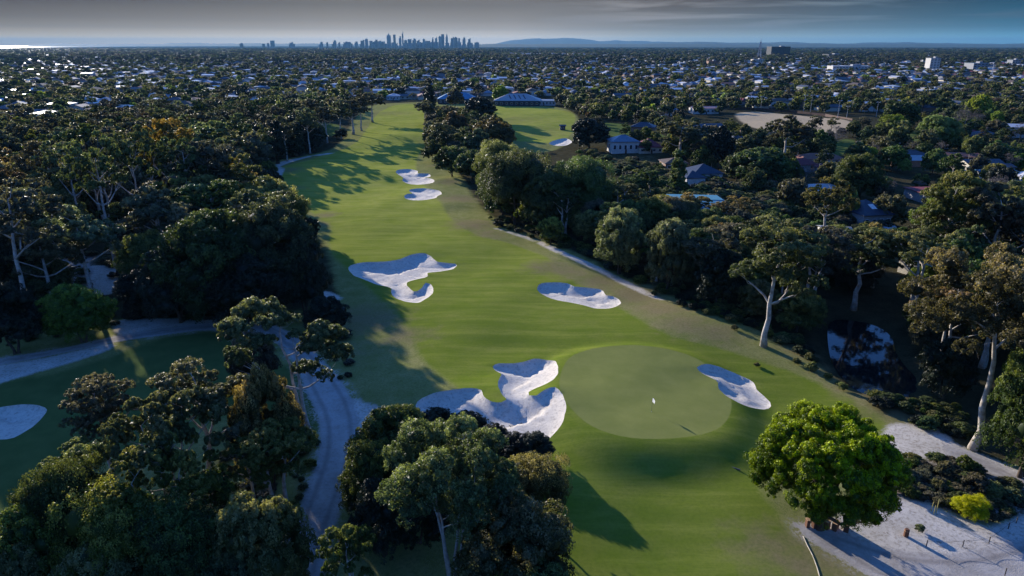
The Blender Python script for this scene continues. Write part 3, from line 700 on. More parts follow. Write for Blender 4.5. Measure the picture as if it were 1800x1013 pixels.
# round bright tree: cauliflower crown reaching low on one side
lob = []
for k_ in range(46):
    z_ = 1 - 1.5 * (k_ + .5) / 46; a_ = k_ * 2.39996 + r.uniform(-.25, .25); h_ = math.sqrt(max(0, 1 - z_ * z_)); f_ = r.uniform(.78, .95); s_ = r.uniform(2.0, 2.9)
    lob.append(np.array([math.cos(a_) * h_ * 8.2 * f_, math.sin(a_) * h_ * 8.2 * f_, 7.4 + z_ * 6.0 * f_, s_, s_, s_ * .8]))
cl = []
for L_ in lob:
    for _ in range(7):
        d_ = unit(1, r)[0]; d_[2] = abs(d_[2]) * .9 - .15; q_ = L_[:3] + d_ * L_[3:6] * .72; a_ = r.uniform(.85, 1.4); cl.append(np.array([*q_, a_, a_, a_ * .8]))
cl += [np.array([5.6 + r.uniform(-1.5, 1.8), r.uniform(-3, 1), r.uniform(1.2, 5.5), 1.5, 1.5, 1.3]) for _ in range(5)]
special('brighttree', 14, 20.5, cl, r, fork=.16, r0=.5, stems=2, core=.66, dens=.62, size=.72, every=6, bark_='brown', kind='broad')
NAMES['broad'] = ('round_tree', 'tree')
# flat-topped cluster gum with many spreading limbs
cl = shell(34, r, 9, 7.0, 17, (1.3, 2.1), -.2, .3, .42, 1.0)
special('spreadgum', 17, 19, cl, r, fork=.16, r0=.34, stems=3, limb=.3)
# domed tea-tree crown of big rounded lobes
cl = shell(30, r, 6, .5, 10, (1.7, 2.8), -.4, .1, .8, .7)
special('domes', 10, 12.5, cl, r, core=.76, dens=1.3, size=.8, bark_='brown', kind='bush')

H_ = hero
# foreground, middle
H_(795, 748, 'frontgum', 'grey', 232, base=1035, rot=.4, label='grey-green gum with many pale stems standing in front of the rambling bunker')
H_(905, 895, 'bush00', 'olive', 195, h=11, label='olive bushy tree below the rusty-topped shrub at the bottom edge')
H_(690, 728, 'bush01', 'dark', 140, h=10, label='dark bushy tree between the sandy track and the rambling bunker')
H_(650, 790, 'bush02', 'dark', 110, h=9.5, label='dark bushy tree next to the sandy track, behind the grey-green gum')
H_(668, 862, 'bush03', 'black', 110, h=8.5, label='blackish bushy tree beside the sandy track, low in front')
H_(730, 850, 'bush00', 'black', 120, h=8, label='blackish bush in the shade under the grey-green gum')
H_(960, 1010, 'bush02', 'dark', 130, h=8, label='dark bush at the bottom edge, casting shade on the turf')
for i, (a, b_, w, nm) in enumerate([(770, 735, 62, 'first'), (822, 742, 66, 'second'), (868, 764, 50, 'third'), (902, 782, 62, 'fourth'), (942, 784, 62, 'last')]):
    H_(a, b_, f'bush0{i % 4}', 'black', w, h=3.4, name='shrub', cat='shrub', group='shrubs along the rambling bunker', label=f'{nm} dark shrub counted along the lower rim of the rambling bunker')
H_(935, 826, 'domes', 'gold', 122, h=7.5, label='rusty golden topped bushy tree at the lower corner of the rambling bunker')
# foreground, bottom left
H_(606, 912, 'gum01', 'olive', 96, h=13, label='olive gum covering the lower end of the sandy track')
H_(445, 884, 'bush01', 'olive', 160, h=12, label='broad olive tree on the grass beside the lower sandy track')
H_(300, 922, 'domes', 'dark', 190, h=10, label='dark domed tree at the bottom edge under the long bare limb')
H_(190, 895, 'domes', 'olive', 180, h=10.5, label='olive domed tree at the bottom edge, broadest of the low domes')
H_(45, 905, 'bush03', 'dark', 150, h=10, label='dark domed tree in the bottom corner of the photo')
H_(95, 840, 'domes', 'dark', 140, h=11, label='dark domed tree just above the bottom corner')
H_(170, 975, 'bush00', 'olive', 170, h=8, label='low olive bush filling the bottom edge')
H_(20, 970, 'bush02', 'olive', 120, h=8, label='low olive bush in the very corner of the bottom edge')
H_(400, 985, 'bush01', 'dark', 140, h=8, label='low dark bush at the bottom edge by the pale forked trunk')
H_(280, 700, 'spreadgum', 'olive', 215, h=16.5, label='wide olive gum with spreading pale limbs, centre of the grassy grove')
H_(160, 672, 'gum04', 'dusk', 120, h=13.5, label='small brownish gum at the outer edge of the grassy grove')
H_(340, 640, 'gum02', 'olive', 170, h=17, label='tall olive gum at the back of the grassy grove')
H_(270, 785, 'spreadgum', 'olive', 220, h=14, rot=2.0, label='low olive gum with bare spreading limbs, front of the grassy grove')
H_(130, 778, 'gum02', 'olive', 120, h=12, label='olive gum on the outer side of the grassy grove')
H_(350, 830, 'gum03', 'dark', 110, h=10, label='dark gum low inside the grassy grove')
H_(455, 666, 'bush00', 'gold', 116, h=15, label='golden crowned tree beside the sandy track')
H_(475, 742, 'gum03', 'olive', 140, h=13, label='olive gum under the golden crowned tree')
H_(425, 745, 'gum01', 'dusk', 90, h=12, label='thin brownish gum inside the grove, next to the golden crowned tree')
H_(545, 522, 'twolobe', 'olive', 205, base=783, rot=0.0, label='two-lobed gum with a forked blue-grey trunk at the bend of the sandy track')
H_(440, 600, 'bush02', 'dusk', 80, h=9, label='small dull tree behind the two-lobed gum')
H_(572, 528, 'bush03', 'black', 75, h=7, label='black bush behind the two-lobed gum')
H_(1700, 1200, 'gum00', 'olive', 500, h=16, label='gum tree just outside the bottom corner of the photo')
# left side
H_(62, 290, 'opengum', 'dusk', 175, base=578, rot=1.0, label='brownish open gum with a thick pale forked trunk at the photo edge')
H_(148, 506, 'bush00', 'green', 108, base=602, name='round_bush', cat='bush', label='round sunlit green bush above the blue-grey path')
H_(388, 376, 'bush01', 'dark', 190, base=562, label='huge dark tree above the fork of the paths, taller')
H_(492, 368, 'bush02', 'dark', 150, base=548, label='huge dark tree between the fork of the paths and the fairway')
H_(538, 428, 'bush03', 'black', 85, base=558, label='black drooping tree at the fairway edge level with the branching bunker')
H_(440, 440, 'bush00', 'black', 150, base=572, label='black tree in front of the two huge dark trees')
H_(320, 440, 'bush02', 'black', 120, base=566, label='black tree beyond the blue-grey path, next to the taller huge dark tree')
H_(262, 475, 'bush01', 'black', 90, base=556, label='low black tree beside the pale sandy clearing')
H_(205, 215, 'opengum', 'grey', 105, base=472, label='tall gum whose pale trunk stands at the sandy clearing')
H_(262, 205, 'opengum', 'olive', 100, base=452, label='tall gum with a pale blue trunk, just behind the sandy clearing')
H_(150, 232, 'opengum', 'grey', 90, base=432, label='tall grey gum with a slim pale trunk near the dirt track')
H_(110, 240, 'gum01', 'rust', 90, base=405, label='tall gum with a rusty crown near the dirt track')
H_(318, 208, 'gum04', 'gold', 100, base=400, label='tallest golden-topped gum of the wood, beside the hidden bare patches')
H_(30, 275, 'gum02', 'rust', 90, base=470, label='rusty gum behind the brownish open gum')
H_(380, 240, 'gum03', 'dusk', 105, base=420, label='tall dull gum behind the taller huge dark tree')
H_(345, 225, 'opengum', 'grey', 90, base=430, label='slim grey gum with twin pale stems near the hidden bare patches')
H_(430, 265, 'gum01', 'olive', 90, base=410, label='sunlit-topped olive gum behind the two huge dark trees')
H_(60, 330, 'gum04', 'grey', 110, base=520, label='grey gum tangled with the brownish open gum')
H_(20, 420, 'bush00', 'black', 120, base=560, label='black bush in the wood at the photo edge')
H_(30, 500, 'bush03', 'black', 110, base=622, label='black bush below the thick pale forked trunk')
# right side
H_(1342, 378, 'pondgum', 'olive', 172, base=611, rot=.7, label='stately gum with a straight pale trunk at the turf edge near the pond')
H_(1690, 425, 'tallgum', 'gold', 235, base=790, rot=0.1, label='tallest rusty-topped gum with a long white trunk beside the pond')
H_(1795, 606, 'bush01', 'dark', 165, base=838, label='dense dark green tree beside the long white trunk')
H_(1845, 640, 'bush03', 'dark', 150, base=850, label='dark tree at the photo edge beside the dense green tree')
H_(1436, 738, 'brighttree', 'bright', 280, base=928, rot=0.0, label='big round bright green tree over the sand and the row of wooden stumps')
H_(1172, 385, 'bush01', 'grey', 88, base=512, label='round grey-green tree, larger of two standing out of the belt')
H_(1088, 371, 'bush02', 'grey', 84, base=482, label='round grey-green tree, smaller of two standing out of the belt')
H_(968, 384, 'bush00', 'bright', 44, base=430, label='small bright green tree at the foot of the belt')
H_(882, 262, 'domes', 'olive', 85, base=372, label='olive domed tree at the tip of the belt beside the brown rough')
H_(905, 277, 'domes', 'dark', 112, base=395, label='dark domed tree next to the tip of the belt')
H_(1018, 288, 'domes', 'green', 110, base=400, label='green tree with stacked flat domes in the belt')
H_(965, 305, 'bush02', 'dark', 95, base=405, label='dark tree between two domed trees of the belt')
H_(1262, 445, 'bush03', 'black', 90, base=545, label='black tree in the belt behind the stately gum')
H_(1240, 400, 'gum01', 'dusk', 95, base=530, label='dull gum behind the stately gum')
H_(1415, 390, 'gum03', 'dusk', 120, base=560, label='dull gum standing behind the dark pond bank')
H_(1500, 400, 'gum02', 'dark', 130, base=545, label='dark gum behind the far end of the pond')
H_(1600, 395, 'gum00', 'olive', 130, base=560, label='olive gum between the pond and the green sheds')
H_(1640, 300, 'gum04', 'olive', 120, base=520, label='tall olive gum over the green sheds')
H_(1720, 320, 'gum02', 'dusk', 130, base=540, label='dull gum behind the tallest rusty-topped gum')
H_(1780, 350, 'gum00', 'rust', 130, base=560, label='rusty gum at the photo edge above the dense green tree')
H_(1215, 338, 'gum02', 'gold', 60, base=405, label='golden gum in front of the pale blue roof, nearer the fairway')
H_(1290, 345, 'gum01', 'gold', 70, base=412, label='golden gum in front of the pale blue roof, nearer the stately gum')
H_(1205, 352, 'bush01', 'olive', 52, base=412, label='olive tree at the fairway end of the pale blue roof')
H_(1268, 352, 'gum03', 'gold', 60, base=418, label='golden gum before the middle of the pale blue roof')
H_(1300, 372, 'bush03', 'dusk', 56, base=428, label='dull bushy tree at the inner end of the pale blue roof')
H_(1245, 368, 'bush02', 'dark', 60, base=425, label='dark tree before the middle of the pale blue roof')
H_(1650, 500, 'gum03', 'gold', 130, base=660, label='rusty-topped gum at the near bank of the pond')
H_(1800, 480, 'bush03', 'dark', 110, base=640, label='dark tree at the photo edge behind the long white trunk')
H_(1655, 600, 'bush01', 'black', 90, base=700, label='black bush between the pond and the long white trunk')
H_(1505, 276, 'bush00', 'dark', 80, base=352, label='big perfectly round dark green tree among the houses')
H_(1642, 203, 'bush01', 'lime', 66, base=262, label='larger lime green round tree on the distant lawn')
H_(1565, 203, 'bush02', 'bright', 52, base=248, label='smaller lime green round tree on the distant lawn')
H_(1190, 262, 'gum14', 'olive', 38, base=342, label='slim upright green tree beside the navy-roofed house') if 'gum14' in PROTO else H_(1190, 262, 'cyp0', 'green', 38, base=342, label='slim upright green tree beside the navy-roofed house')
H_(1262, 228, 'bush10', 'black', 48, base=300, label='black egg-shaped tree behind the navy-roofed house')
H_(1195, 205, 'gum11', 'dusk', 92, base=290, label='broad dull gum behind the maroon-roofed house')
H_(1332, 262, 'bush12', 'dark', 90, base=325, label='wide dark tree beside the navy-roofed house')
H_(1035, 212, 'bush11', 'black', 72, base=262, label='broad black tree at the end of the second fairway')
H_(1375, 205, 'gum10', 'dusk', 80, base=300, label='gum with a white leaning trunk in front of the sandy oval')
H_(1465, 222, 'bare0', 'mauve', 46, base=265, label='bare mauve-grey tree at the corner of the sandy oval')
H_(1480, 335, 'bush12', 'bright', 46, base=392, label='bright yellow-green tree beside the dark-roofed house')
H_(1560, 345, 'bush13', 'olive', 52, base=398, label='olive round tree behind the dark-roofed house')
H_(1690, 190, 'bare1', 'mauve', 60, base=245, label='bare tree behind the larger lime green tree')
H_(1715, 170, 'bush11', 'lime', 42, base=215, label='pale lime tree far away among the roofs')
H_(1575, 180, 'bush12', 'dark', 60, base=232, label='dark tree behind the smaller lime green tree')
H_(755, 140, 'cyp1', 'black', 30, base=200, label='dark tree before the teal clubhouse roof')
H_(748, 178, 'gum12', 'dusk', 42, base=222, label='dull gum at the far end of the fairway')
H_(800, 158, 'bush10', 'dusk', 30, base=192, label='small rounded tree on the lawn in front of the teal roof')
H_(845, 172, 'bush13', 'black', 56, base=218, label='black spreading tree in front of the grey clubhouse')
H_(880, 152, 'bush11', 'lime', 28, base=182, label='lime yellow tree between the two clubhouse roofs')
H_(838, 232, 'bush10', 'dark', 60, base=290, label='dark tree at the head of the central clump')
H_(868, 212, 'bush12', 'rust', 70, base=280, label='brown broad tree in the middle of the central clump')
H_(775, 217, 'bush13', 'olive', 52, base=262, label='olive tree leading the central clump')
H_(800, 200, 'bush11', 'rust', 44, base=250, label='reddish brown tree at the back of the central clump')
H_(795, 260, 'bush12', 'dark', 60, base=312, label='dark tree at the near foot of the central clump')
H_(830, 268, 'bush11', 'dark', 56, base=322, label='dark tree at the near end of the central clump')
H_(760, 250, 'bush10', 'dark', 36, base=285, label='dark tree on the fairway side of the central clump')
H_(600, 228, 'bush11', 'black', 24, base=246, label='small round black tree beside the far fairway')
H_(621, 170, 'gum11', 'dusk', 60, base=238, label='dull gum with drooping crown at the fairway edge')
H_(655, 165, 'gum12', 'dusk', 50, base=215, label='dull gum farthest along the fairway edge')
for i, (a, b_, c, w) in enumerate([(488, 212, 288, 42), (520, 205, 276, 44), (462, 215, 290, 36), (552, 216, 266, 40), (538, 205, 262, 30)]):
    H_(a, b_, f'cyp{i % 3}', 'black', w, base=c, group='row of tall dark cypresses', label=['second', 'third', 'first', 'fifth', 'fourth'][i] + ' tall dark cypress of the row at the fairway edge, counted towards the clubhouse')
for a, b_, c, w, pk, lk, lb in [(575, 182, 252, 46, 'gum11', 'dusk', 'dull gum standing right behind the last cypresses'), (600, 176, 246, 40, 'gum13', 'grey', 'grey gum between the cypresses and the small round black tree'), (636, 160, 231, 42, 'gum10', 'dusk', 'dull gum between two gums of the far fairway edge'), (545, 192, 270, 40, 'gum12', 'grey', 'grey gum rising out of the row of cypresses'), (505, 205, 284, 40, 'gum13', 'dusk', 'dull gum rising out of the near cypresses'), (465, 222, 300, 44, 'gum10', 'olive', 'olive gum at the near end of the row of cypresses')]: H_(a, b_, pk, lk, w, base=c, label=lb)
for a, b_, c, w, lk, lb in [(470, 285, 315, 34, 'dark', 'low dark bush at the narrow fairway corner'), (500, 335, 372, 40, 'dark', 'low dark bush at the fairway edge above the huge dark trees'), (478, 300, 335, 36, 'black', 'low blackish bush next to the narrow fairway corner'), (540, 385, 430, 44, 'black', 'low blackish bush just above the black drooping tree')]: H_(a, b_, 'bush12', lk, w, base=c, label=lb)
# garden by the sand
GARD = [(1700, 800, 26, 2.0, 'olive'), (1665, 812, 30, 2.2, 'dusk'), (1750, 848, 34, 2.0, 'lime'), (1780, 858, 40, 1.6, 'dark'), (1598, 858, 26, 1.4, 'dark'), (1592, 822, 28, 1.3, 'olive'),
        (1720, 835, 40, 2.4, 'dusk'), (1650, 845, 22, 1.2, 'olive'), (1690, 868, 36, 2.0, 'dark'), (1735, 880, 30, 1.6, 'dusk'), (1618, 925, 16, .8, 'grey')]
for i, (a, b_, w, h_, lk) in enumerate(GARD):
    H_(a, b_, f'bush1{i % 4}', lk, w, h=h_, name='shrub', cat='shrub', group='shrubs of the sandy garden', label=None)
H_(1709, 878, 'domes', 'yellow', 56, h=2.6, name='shrub', cat='shrub', label='vivid yellow round shrub on the white sand')
# ------------------------------------------------------------------ woods, belt and gardens
ZONES = [ # base polygon in photo points, spacing, height range, (kind weights), leaf weights, zone words
 ([(-90,300),(-90,600),(60,596),(190,566),(330,548),(420,556),(520,545),(540,520),(500,430),(462,375),(440,315),(452,292),(300,262),(100,250)], 9.2, (14, 23), dict(gum=.72, bush=.28), dict(olive=3, grey=3, dusk=3, dark=2, rust=1, gold=.6), 'in the wood beside the fairway'),
 ([(-160,262),(-120,320),(100,262),(300,268),(470,292),(490,285),(560,262),(545,235),(570,216),(625,190),(600,184),(470,192),(300,212),(100,238)], 11.5, (11, 18), dict(gum=.5, bush=.5), dict(olive=2, grey=2, dusk=4, dark=3, black=1), 'in the far part of the wood'),
 ([(838,350),(850,338),(905,336),(960,348),(1040,352),(1120,368),(1200,390),(1300,425),(1400,452),(1500,470),(1620,520),(1680,590),(1625,640),(1600,610),(1560,580),(1490,560),(1440,585),(1380,590),(1310,568),(1240,535),(1160,505),(1080,470),(1000,432),(900,393),(845,372)], 7.2, (9.5, 15), dict(bush=.75, gum=.25), dict(olive=3, green=2, dark=4, dusk=1, gold=.5, grey=1), 'in the belt between fairway and houses'),
 ([(748,205),(800,205),(862,222),(898,250),(890,270),(850,300),(838,335),(810,322),(780,290),(758,262),(750,230)], 9, (9, 14), dict(bush=.8, gum=.2), dict(dark=4, olive=2, dusk=2), 'in the central clump'),
 ([(1620,520),(1560,440),(1500,460),(1400,435),(1480,420),(1560,430),(1640,430),(1850,380),(1950,420),(1950,760),(1850,780),(1740,720),(1690,640)], 9.5, (13, 21), dict(bush=.5, gum=.5), dict(olive=3, green=2, dark=3, dusk=2, gold=1.5), 'in the wood beyond the pond'),
 ([(1000,195),(1035,215),(1060,245),(1180,292),(1300,330),(1400,400),(1560,430),(1700,425),(1900,390),(2000,300),(1950,205),(1700,200),(1500,240),(1290,236),(1150,215),(1100,195)], 10.6, (6, 13.5), dict(bush=.68, gum=.22, bare=.1), dict(olive=3, green=2, dark=5, dusk=2, black=1, lime=.35, rust=.5), 'among the houses'),
 ([(985,188),(1000,205),(1150,215),(1290,200),(1500,205),(1700,200),(1950,205),(1950,175),(1000,168)], 17, (8, 14), dict(bush=.75, gum=.15, bare=.1), dict(olive=3, green=1.5, dark=5, dusk=2, lime=.3), 'beyond the sandy oval'),
]
HOUSE_CLEAR = [(1098,262,9),(1143,262,9),(1237,312,11),(1236,385,14),(1530,556,12),(225,430,8),(165,436,8),(285,402,8),(200,500,9),(320,395,7),(1350,315,9),(1535,388,12),(1558,405,7),(1478,410,9),(1572,440,10),(1622,475,10),(1618,292,13),(1590,318,13),(1768,312,12),(1730,245,10),(1655,250,6),(1300,258,8)]
clearw = [(*G(a, b), r) for a, b, r in HOUSE_CLEAR]; clearw += [(x * (y - r * .9) / y, y - r * .9, r * .55) for x, y, r in clearw if y > 160]
EXH = [(1395,300),(1680,285),(1400,260),(1350,245),(1760,275),(1745,365),(1440,290),(1130,240),(1240,240),(1720,300),(1545,262),(1790,240),(1160,225),(1280,245),(1640,350),(1440,345)]
clearw += [(*G(a, b), 7) for a, b in EXH] + [(G(a, b)[0] * .97, G(a, b)[1] * .97, 4.5) for a, b in EXH]
nogo_polys = [pond_poly, oval_poly, fair_poly, fair2_poly, PATH_L, PATH_C, TRACK_L, TRACK_L2, TRACK_L3, TRAIL] + SANDS + lawn_polys[:6]
def poisson(poly, sp, r, ymax=1e9):
    x0, y0 = poly.min(0); x1, y1 = poly.max(0); cell = sp
    nx, ny = int((x1 - x0) / cell) + 1, int((y1 - y0) / (cell * .87)) + 1
    X, Y = np.meshgrid(np.arange(nx), np.arange(ny)); P = np.stack([x0 + (X + .5 * (Y % 2)) * cell, y0 + Y * cell * .87], -1).reshape(-1, 2) + r.uniform(-.36, .36, (nx * ny, 2)) * cell
    return P[inside(P, poly)]
cand = []
rz = np.random.default_rng(11)
heroxy = np.array([(t['x'], t['y'], t['w']) for t in TREES])
for zi, (px, sp_, hr, kw, lw_, words) in enumerate(ZONES):
    poly = wpoly(px, 20, smooth=False); P = poisson(poly, sp_, rz); ok = np.ones(len(P), bool)
    for q in nogo_polys: ok &= ~inside(P, q) & (edge_dist(P, q)[0] > 2.2)
    for x, y, rr in clearw: ok &= np.hypot(P[:, 0] - x, P[:, 1] - y) > rr
    for x, y, w in heroxy: ok &= np.hypot(P[:, 0] - x, P[:, 1] - y) > min(w * .42, 5)
    ks, kp = list(kw), np.array(list(kw.values())); ls, lp = list(lw_), np.array(list(lw_.values()), float)
    for p in P[ok]:
        k = ks[rz.choice(len(ks), p=kp / kp.sum())]; l = ls[rz.choice(len(ls), p=lp / lp.sum())]
        h = rz.uniform(*hr) * (1.0 if k == 'gum' else .74); w = h * (rz.uniform(.55, .75) if k == 'gum' else rz.uniform(.85, 1.1))
        if k == 'bare': l = 'mauve'; h *= .9; w = h * .9
        x, y = p; vx = abs(x) / y
        if vx > .95: continue
        cand.append((y, x, h, w, k, l, zi))
# keep the sunny side of the fairway free of stray shadows: low trees only close to the right-hand rough
cand.sort()
cnt = dict(gum=0, bush=0, bare=0); rest = []
NIND = dict(gum=210, bush=215, bare=40)
for (y, x, h, w, k, l, zi) in cand:
    vis = abs(x) / y < .80
    if vis and cnt[k] < NIND[k] and y < 620:
        cnt[k] += 1
        lod = 0 if y < 190 else 1
        pk = f'{k}{lod}{rz.integers(0, 4)}' if k != 'bare' else f'bare{rz.integers(0, 3)}'
        o = tree(pk, l, x, y, h, w, rz.uniform(0, 6.28), w2=w * rz.uniform(.85, 1.15)); TREES[-1]['zone'] = zi
    else: rest.append((x, y, h, w, k, l))

# ---- labels for the trees that got none: look, place, and order among its look-alikes
LOOK = {'olive': 'olive', 'grey': 'grey-green', 'dark': 'dark green', 'black': 'blackish', 'green': 'mid green', 'bright': 'bright green', 'lime': 'lime green', 'gold': 'golden-topped', 'rust': 'rusty brown', 'dusk': 'dull brownish', 'mauve': 'mauve-grey', 'yellow': 'yellow'}
LM = [('the branching bunker', 705, 490), ('the sandy clearing', 185, 490), ('the fork of the paths', 430, 572), ('the hidden bare patches', 340, 372), ('the dirt track', 135, 470), ('the row of cypresses', 515, 275),
      ('the tip of the belt', 845, 360), ('the two grey-green round trees', 1130, 500), ('the pale blue roof', 1235, 372), ('the navy-roofed house', 1237, 312), ('the white-walled house', 1098, 262), ('the maroon roof', 1143, 262),
      ('the pond', 1530, 625), ('the green sheds', 1622, 475), ('the dark-roofed house', 1535, 388), ('the white-roofed shed', 1572, 440), ('the emerald lawn', 1590, 318), ('the sandy oval', 1390, 215), ('the second fairway', 960, 225),
      ('the grey clubhouse', 915, 190), ('the teal clubhouse', 800, 182), ('the stately gum', 1340, 611), ('the white trunk', 1698, 790), ('the lime green tree', 1642, 262), ('the blue pavilion', 1205, 196), ('the white sand trail', 1000, 450),
      ('the brown rough', 800, 300), ('the thick pale forked trunk', 80, 578), ('the far fairway edge', 620, 215), ('the far wood edge', 250, 200), ('the near end of the hidden track', 40, 420), ('the pale roofs at the edge', 1768, 312)]
LMW = [(n_, *G(a, b)) for n_, a, b in LM]
def size_word(t):
    h = t['h']; return 'tall' if h > 18 else 'low' if h < 9 else ('broad' if t['w'] > 11.5 else '')
need = [t for t in TREES if not t['label'] and 'zone' in t]
by = {}
for t in need:
    nm, wx, wy = min(LMW, key=lambda q: math.hypot((q[1] - t['x']) * 1.3, q[2] - t['y']))
    dx, dy = t['x'] - wx, t['y'] - wy
    d = 'beside' if math.hypot(dx, dy) < 16 else ('beyond' if dy > abs(dx) else 'in front of' if -dy > abs(dx) else ('left of' if dx < 0 else 'right of'))
    k = {'gum': 'gum', 'bush': 'bushy tree', 'bare': 'bare tree'}[t['kind']]
    lab = f"{size_word(t)} {LOOK[t['lk']]} {k} {d} {nm}".strip(); t['grp'] = 'trees ' + ZONES[t['zone']][5]
    by.setdefault(lab, []).append(t)
ORD = ['', 'second', 'third', 'fourth', 'fifth', 'sixth', 'seventh', 'eighth', 'ninth', 'tenth', 'eleventh', 'twelfth']
CNT = ['', '', 'two', 'three', 'four', 'five', 'six', 'seven', 'eight', 'nine', 'ten', 'eleven', 'twelve']
for lab, ts in by.items():
    ts.sort(key=lambda t: t['x'] / t['y']); n = len(ts)
    for i, t in enumerate(ts):
        s = lab
        if n > 1:
            s = (f'{lab}, leftmost of {CNT[n]}' if i == 0 else f'{lab}, rightmost of {CNT[n]}' if i == n - 1 else f'{lab}, {ORD[i]} from left of {CNT[n]}') if n <= 12 else f'{lab}, number {i + 1} from the left'
        ww = s.split()
        if len(ww) > 16: s = ' '.join(w_ for w_ in ww if w_ not in ('the', 'tree'))
        tag(t['o'], s, group=t['grp'])
gl = ['olive shrub at the top of the garden', 'dull wide shrub at the top of the sandy garden', 'lime shrub at the outer end of the sandy garden', 'dark green shrub at the outer end of the sandy garden', 'dark small shrub closest to the bright green tree',
      'olive small shrub by the upper tip of the garden', 'dull brownish shrub, largest in the middle of the garden', 'tiny olive shrub in the middle of the garden', 'dark green shrub just behind the vivid yellow one', 'dull shrub beside the vivid yellow one', 'small grey-green shrub by the dark bollard']
for t, s in zip([t for t in TREES if not t['label'] and 'zone' not in t], gl): tag(t['o'], s)

# ---- everything farther off: one mass of trees, instanced from crowns that stand in the scene
def mass(name, label, P, protos):
    """P rows: x, y, z, sx, sy, sz, rot, index ; protos: list of objects that exist in the scene"""
    P = np.array(P, float); me = mesh(name, P[:, :3], attrs=dict(sx=P[:, 3], sy=P[:, 4], sz=P[:, 5], rz=P[:, 6], pid=P[:, 7])); o = new_obj(name, me)
    g = bpy.data.node_groups.new(name, 'GeometryNodeTree'); g.interface.new_socket('Geometry', in_out='INPUT', socket_type='NodeSocketGeometry'); g.interface.new_socket('Geometry', in_out='OUTPUT', socket_type='NodeSocketGeometry')
    n = g.nodes.new; gi, go = n('NodeGroupInput'), n('NodeGroupOutput'); iop = n('GeometryNodeInstanceOnPoints'); gti = n('GeometryNodeGeometryToInstance')
    for p in reversed(protos):
        oi = n('GeometryNodeObjectInfo'); oi.inputs['Object'].default_value = p; oi.inputs['As Instance'].default_value = False; g.links.new(oi.outputs['Geometry'], gti.inputs[0])
    def at(nm):
        a = n('GeometryNodeInputNamedAttribute'); a.data_type = 'FLOAT'; a.inputs['Name'].default_value = nm; return a.outputs[0]
    cs = n('ShaderNodeCombineXYZ'); cr = n('ShaderNodeCombineXYZ')
    for i, k in enumerate(('sx', 'sy', 'sz')): g.links.new(at(k), cs.inputs[i])
    g.links.new(at('rz'), cr.inputs[2])
    mtp = n('GeometryNodeMeshToPoints'); g.links.new(gi.outputs[0], mtp.inputs[0]); g.links.new(mtp.outputs[0], iop.inputs['Points']); g.links.new(gti.outputs[0], iop.inputs['Instance'])
    iop.inputs['Pick Instance'].default_value = True; g.links.new(at('pid'), iop.inputs['Instance Index']); g.links.new(cs.outputs[0], iop.inputs['Scale']); g.links.new(cr.outputs[0], iop.inputs['Rotation'])
    g.links.new(iop.outputs[0], go.inputs[0])
    md = o.modifiers.new('scatter', 'NODES'); md.node_group = g
    tag(o, label, 'scrub' if 'scrub' in name else 'trees', kind='stuff'); return o
# one real far tree of every look, whose mesh the mass repeats (crown and trunk in one)
def joined(pk, lk):
    P = PROTO[pk]; c = P['crown']; t = P['trunk']
    import bmesh
    bm = bmesh.new(); bm.from_mesh(c); nf = len(bm.faces); bm.from_mesh(t)
    for i, f in enumerate(bm.faces): f.material_index = 0 if i < nf else 1
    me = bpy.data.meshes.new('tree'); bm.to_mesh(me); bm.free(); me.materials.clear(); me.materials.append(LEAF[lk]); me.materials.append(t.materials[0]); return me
protos = []; PIDX = {}
spots = iter([(x, y) for x, y, *_ in sorted(rest, key=lambda q: q[1]) if abs(x) / y < .7 and y > 250])
def far_tree(pk, lk, word):
    nm = NAMES[PROTO[pk]['kind']]; x, y = next(spots)
    for _ in range(6): x, y = next(spots)
    o = new_obj(nm[0], joined(pk, lk), loc=(x, y, zat(x, y))); s = .9 if PROTO[pk]['kind'] == 'bush' else .8; o.scale = (s, s, s)
    tag(o, word, nm[1], 'trees of the far wood'); protos.append(o); PIDX.setdefault((PROTO[pk]['kind'], lk, PROTO[pk]['lod']), []).append(len(protos) - 1); return o
far_specs = [(f'gum1{i % 4}', lk) for i, lk in enumerate(('olive', 'grey', 'dusk', 'dark', 'rust'))] + [(f'bush1{i % 4}', lk) for i, lk in enumerate(('olive', 'dark', 'dusk', 'black', 'green', 'lime'))] + [('bare0', 'mauve')] \
    + [(f'gum2{i % 4}', lk) for i, lk in enumerate(('olive', 'grey', 'dusk', 'dark'))] + [(f'bush2{i % 3}', lk) for i, lk in enumerate(('olive', 'dark', 'dusk', 'black', 'lime', 'rust'))]
for i, (pk, lk) in enumerate(far_specs):
    k = {'gum': 'gum', 'bush': 'bushy tree', 'bare': 'bare tree'}[PROTO[pk]['kind']]; l2 = PROTO[pk]['lod'] == 2
    o = far_tree(pk, lk, f"{LOOK[lk]} {k} standing in the {'farthest' if l2 else 'far'} part of the wood")
def pid(kind, lk, lod):
    for key in ((kind, lk, lod), (kind, 'dark', lod), (kind, 'olive', lod), ('bush', lk, lod), ('bush', 'dark', lod), ('bare', 'mauve', 1)):
        if key in PIDX: return PIDX[key][rz.integers(len(PIDX[key]))]
def row(x, y, h, w, k, l, lod, z=None):
    i = pid(k, l, lod); kd = [a for a, v in PIDX.items() if i in v][0][0]; H0, W0 = dict(gum=(20, 13), bush=(12, 12.5), bare=(11, 10))[kd]
    return (x, y, (float(und(x, y)) if z is None else z), w / W0, w / W0 * rz.uniform(.85, 1.15), h / H0, rz.uniform(0, 6.28), i)
rows = [row(x, y, h, w, k, l, 1 if y < 480 else 2) for (x, y, h, w, k, l) in rest]
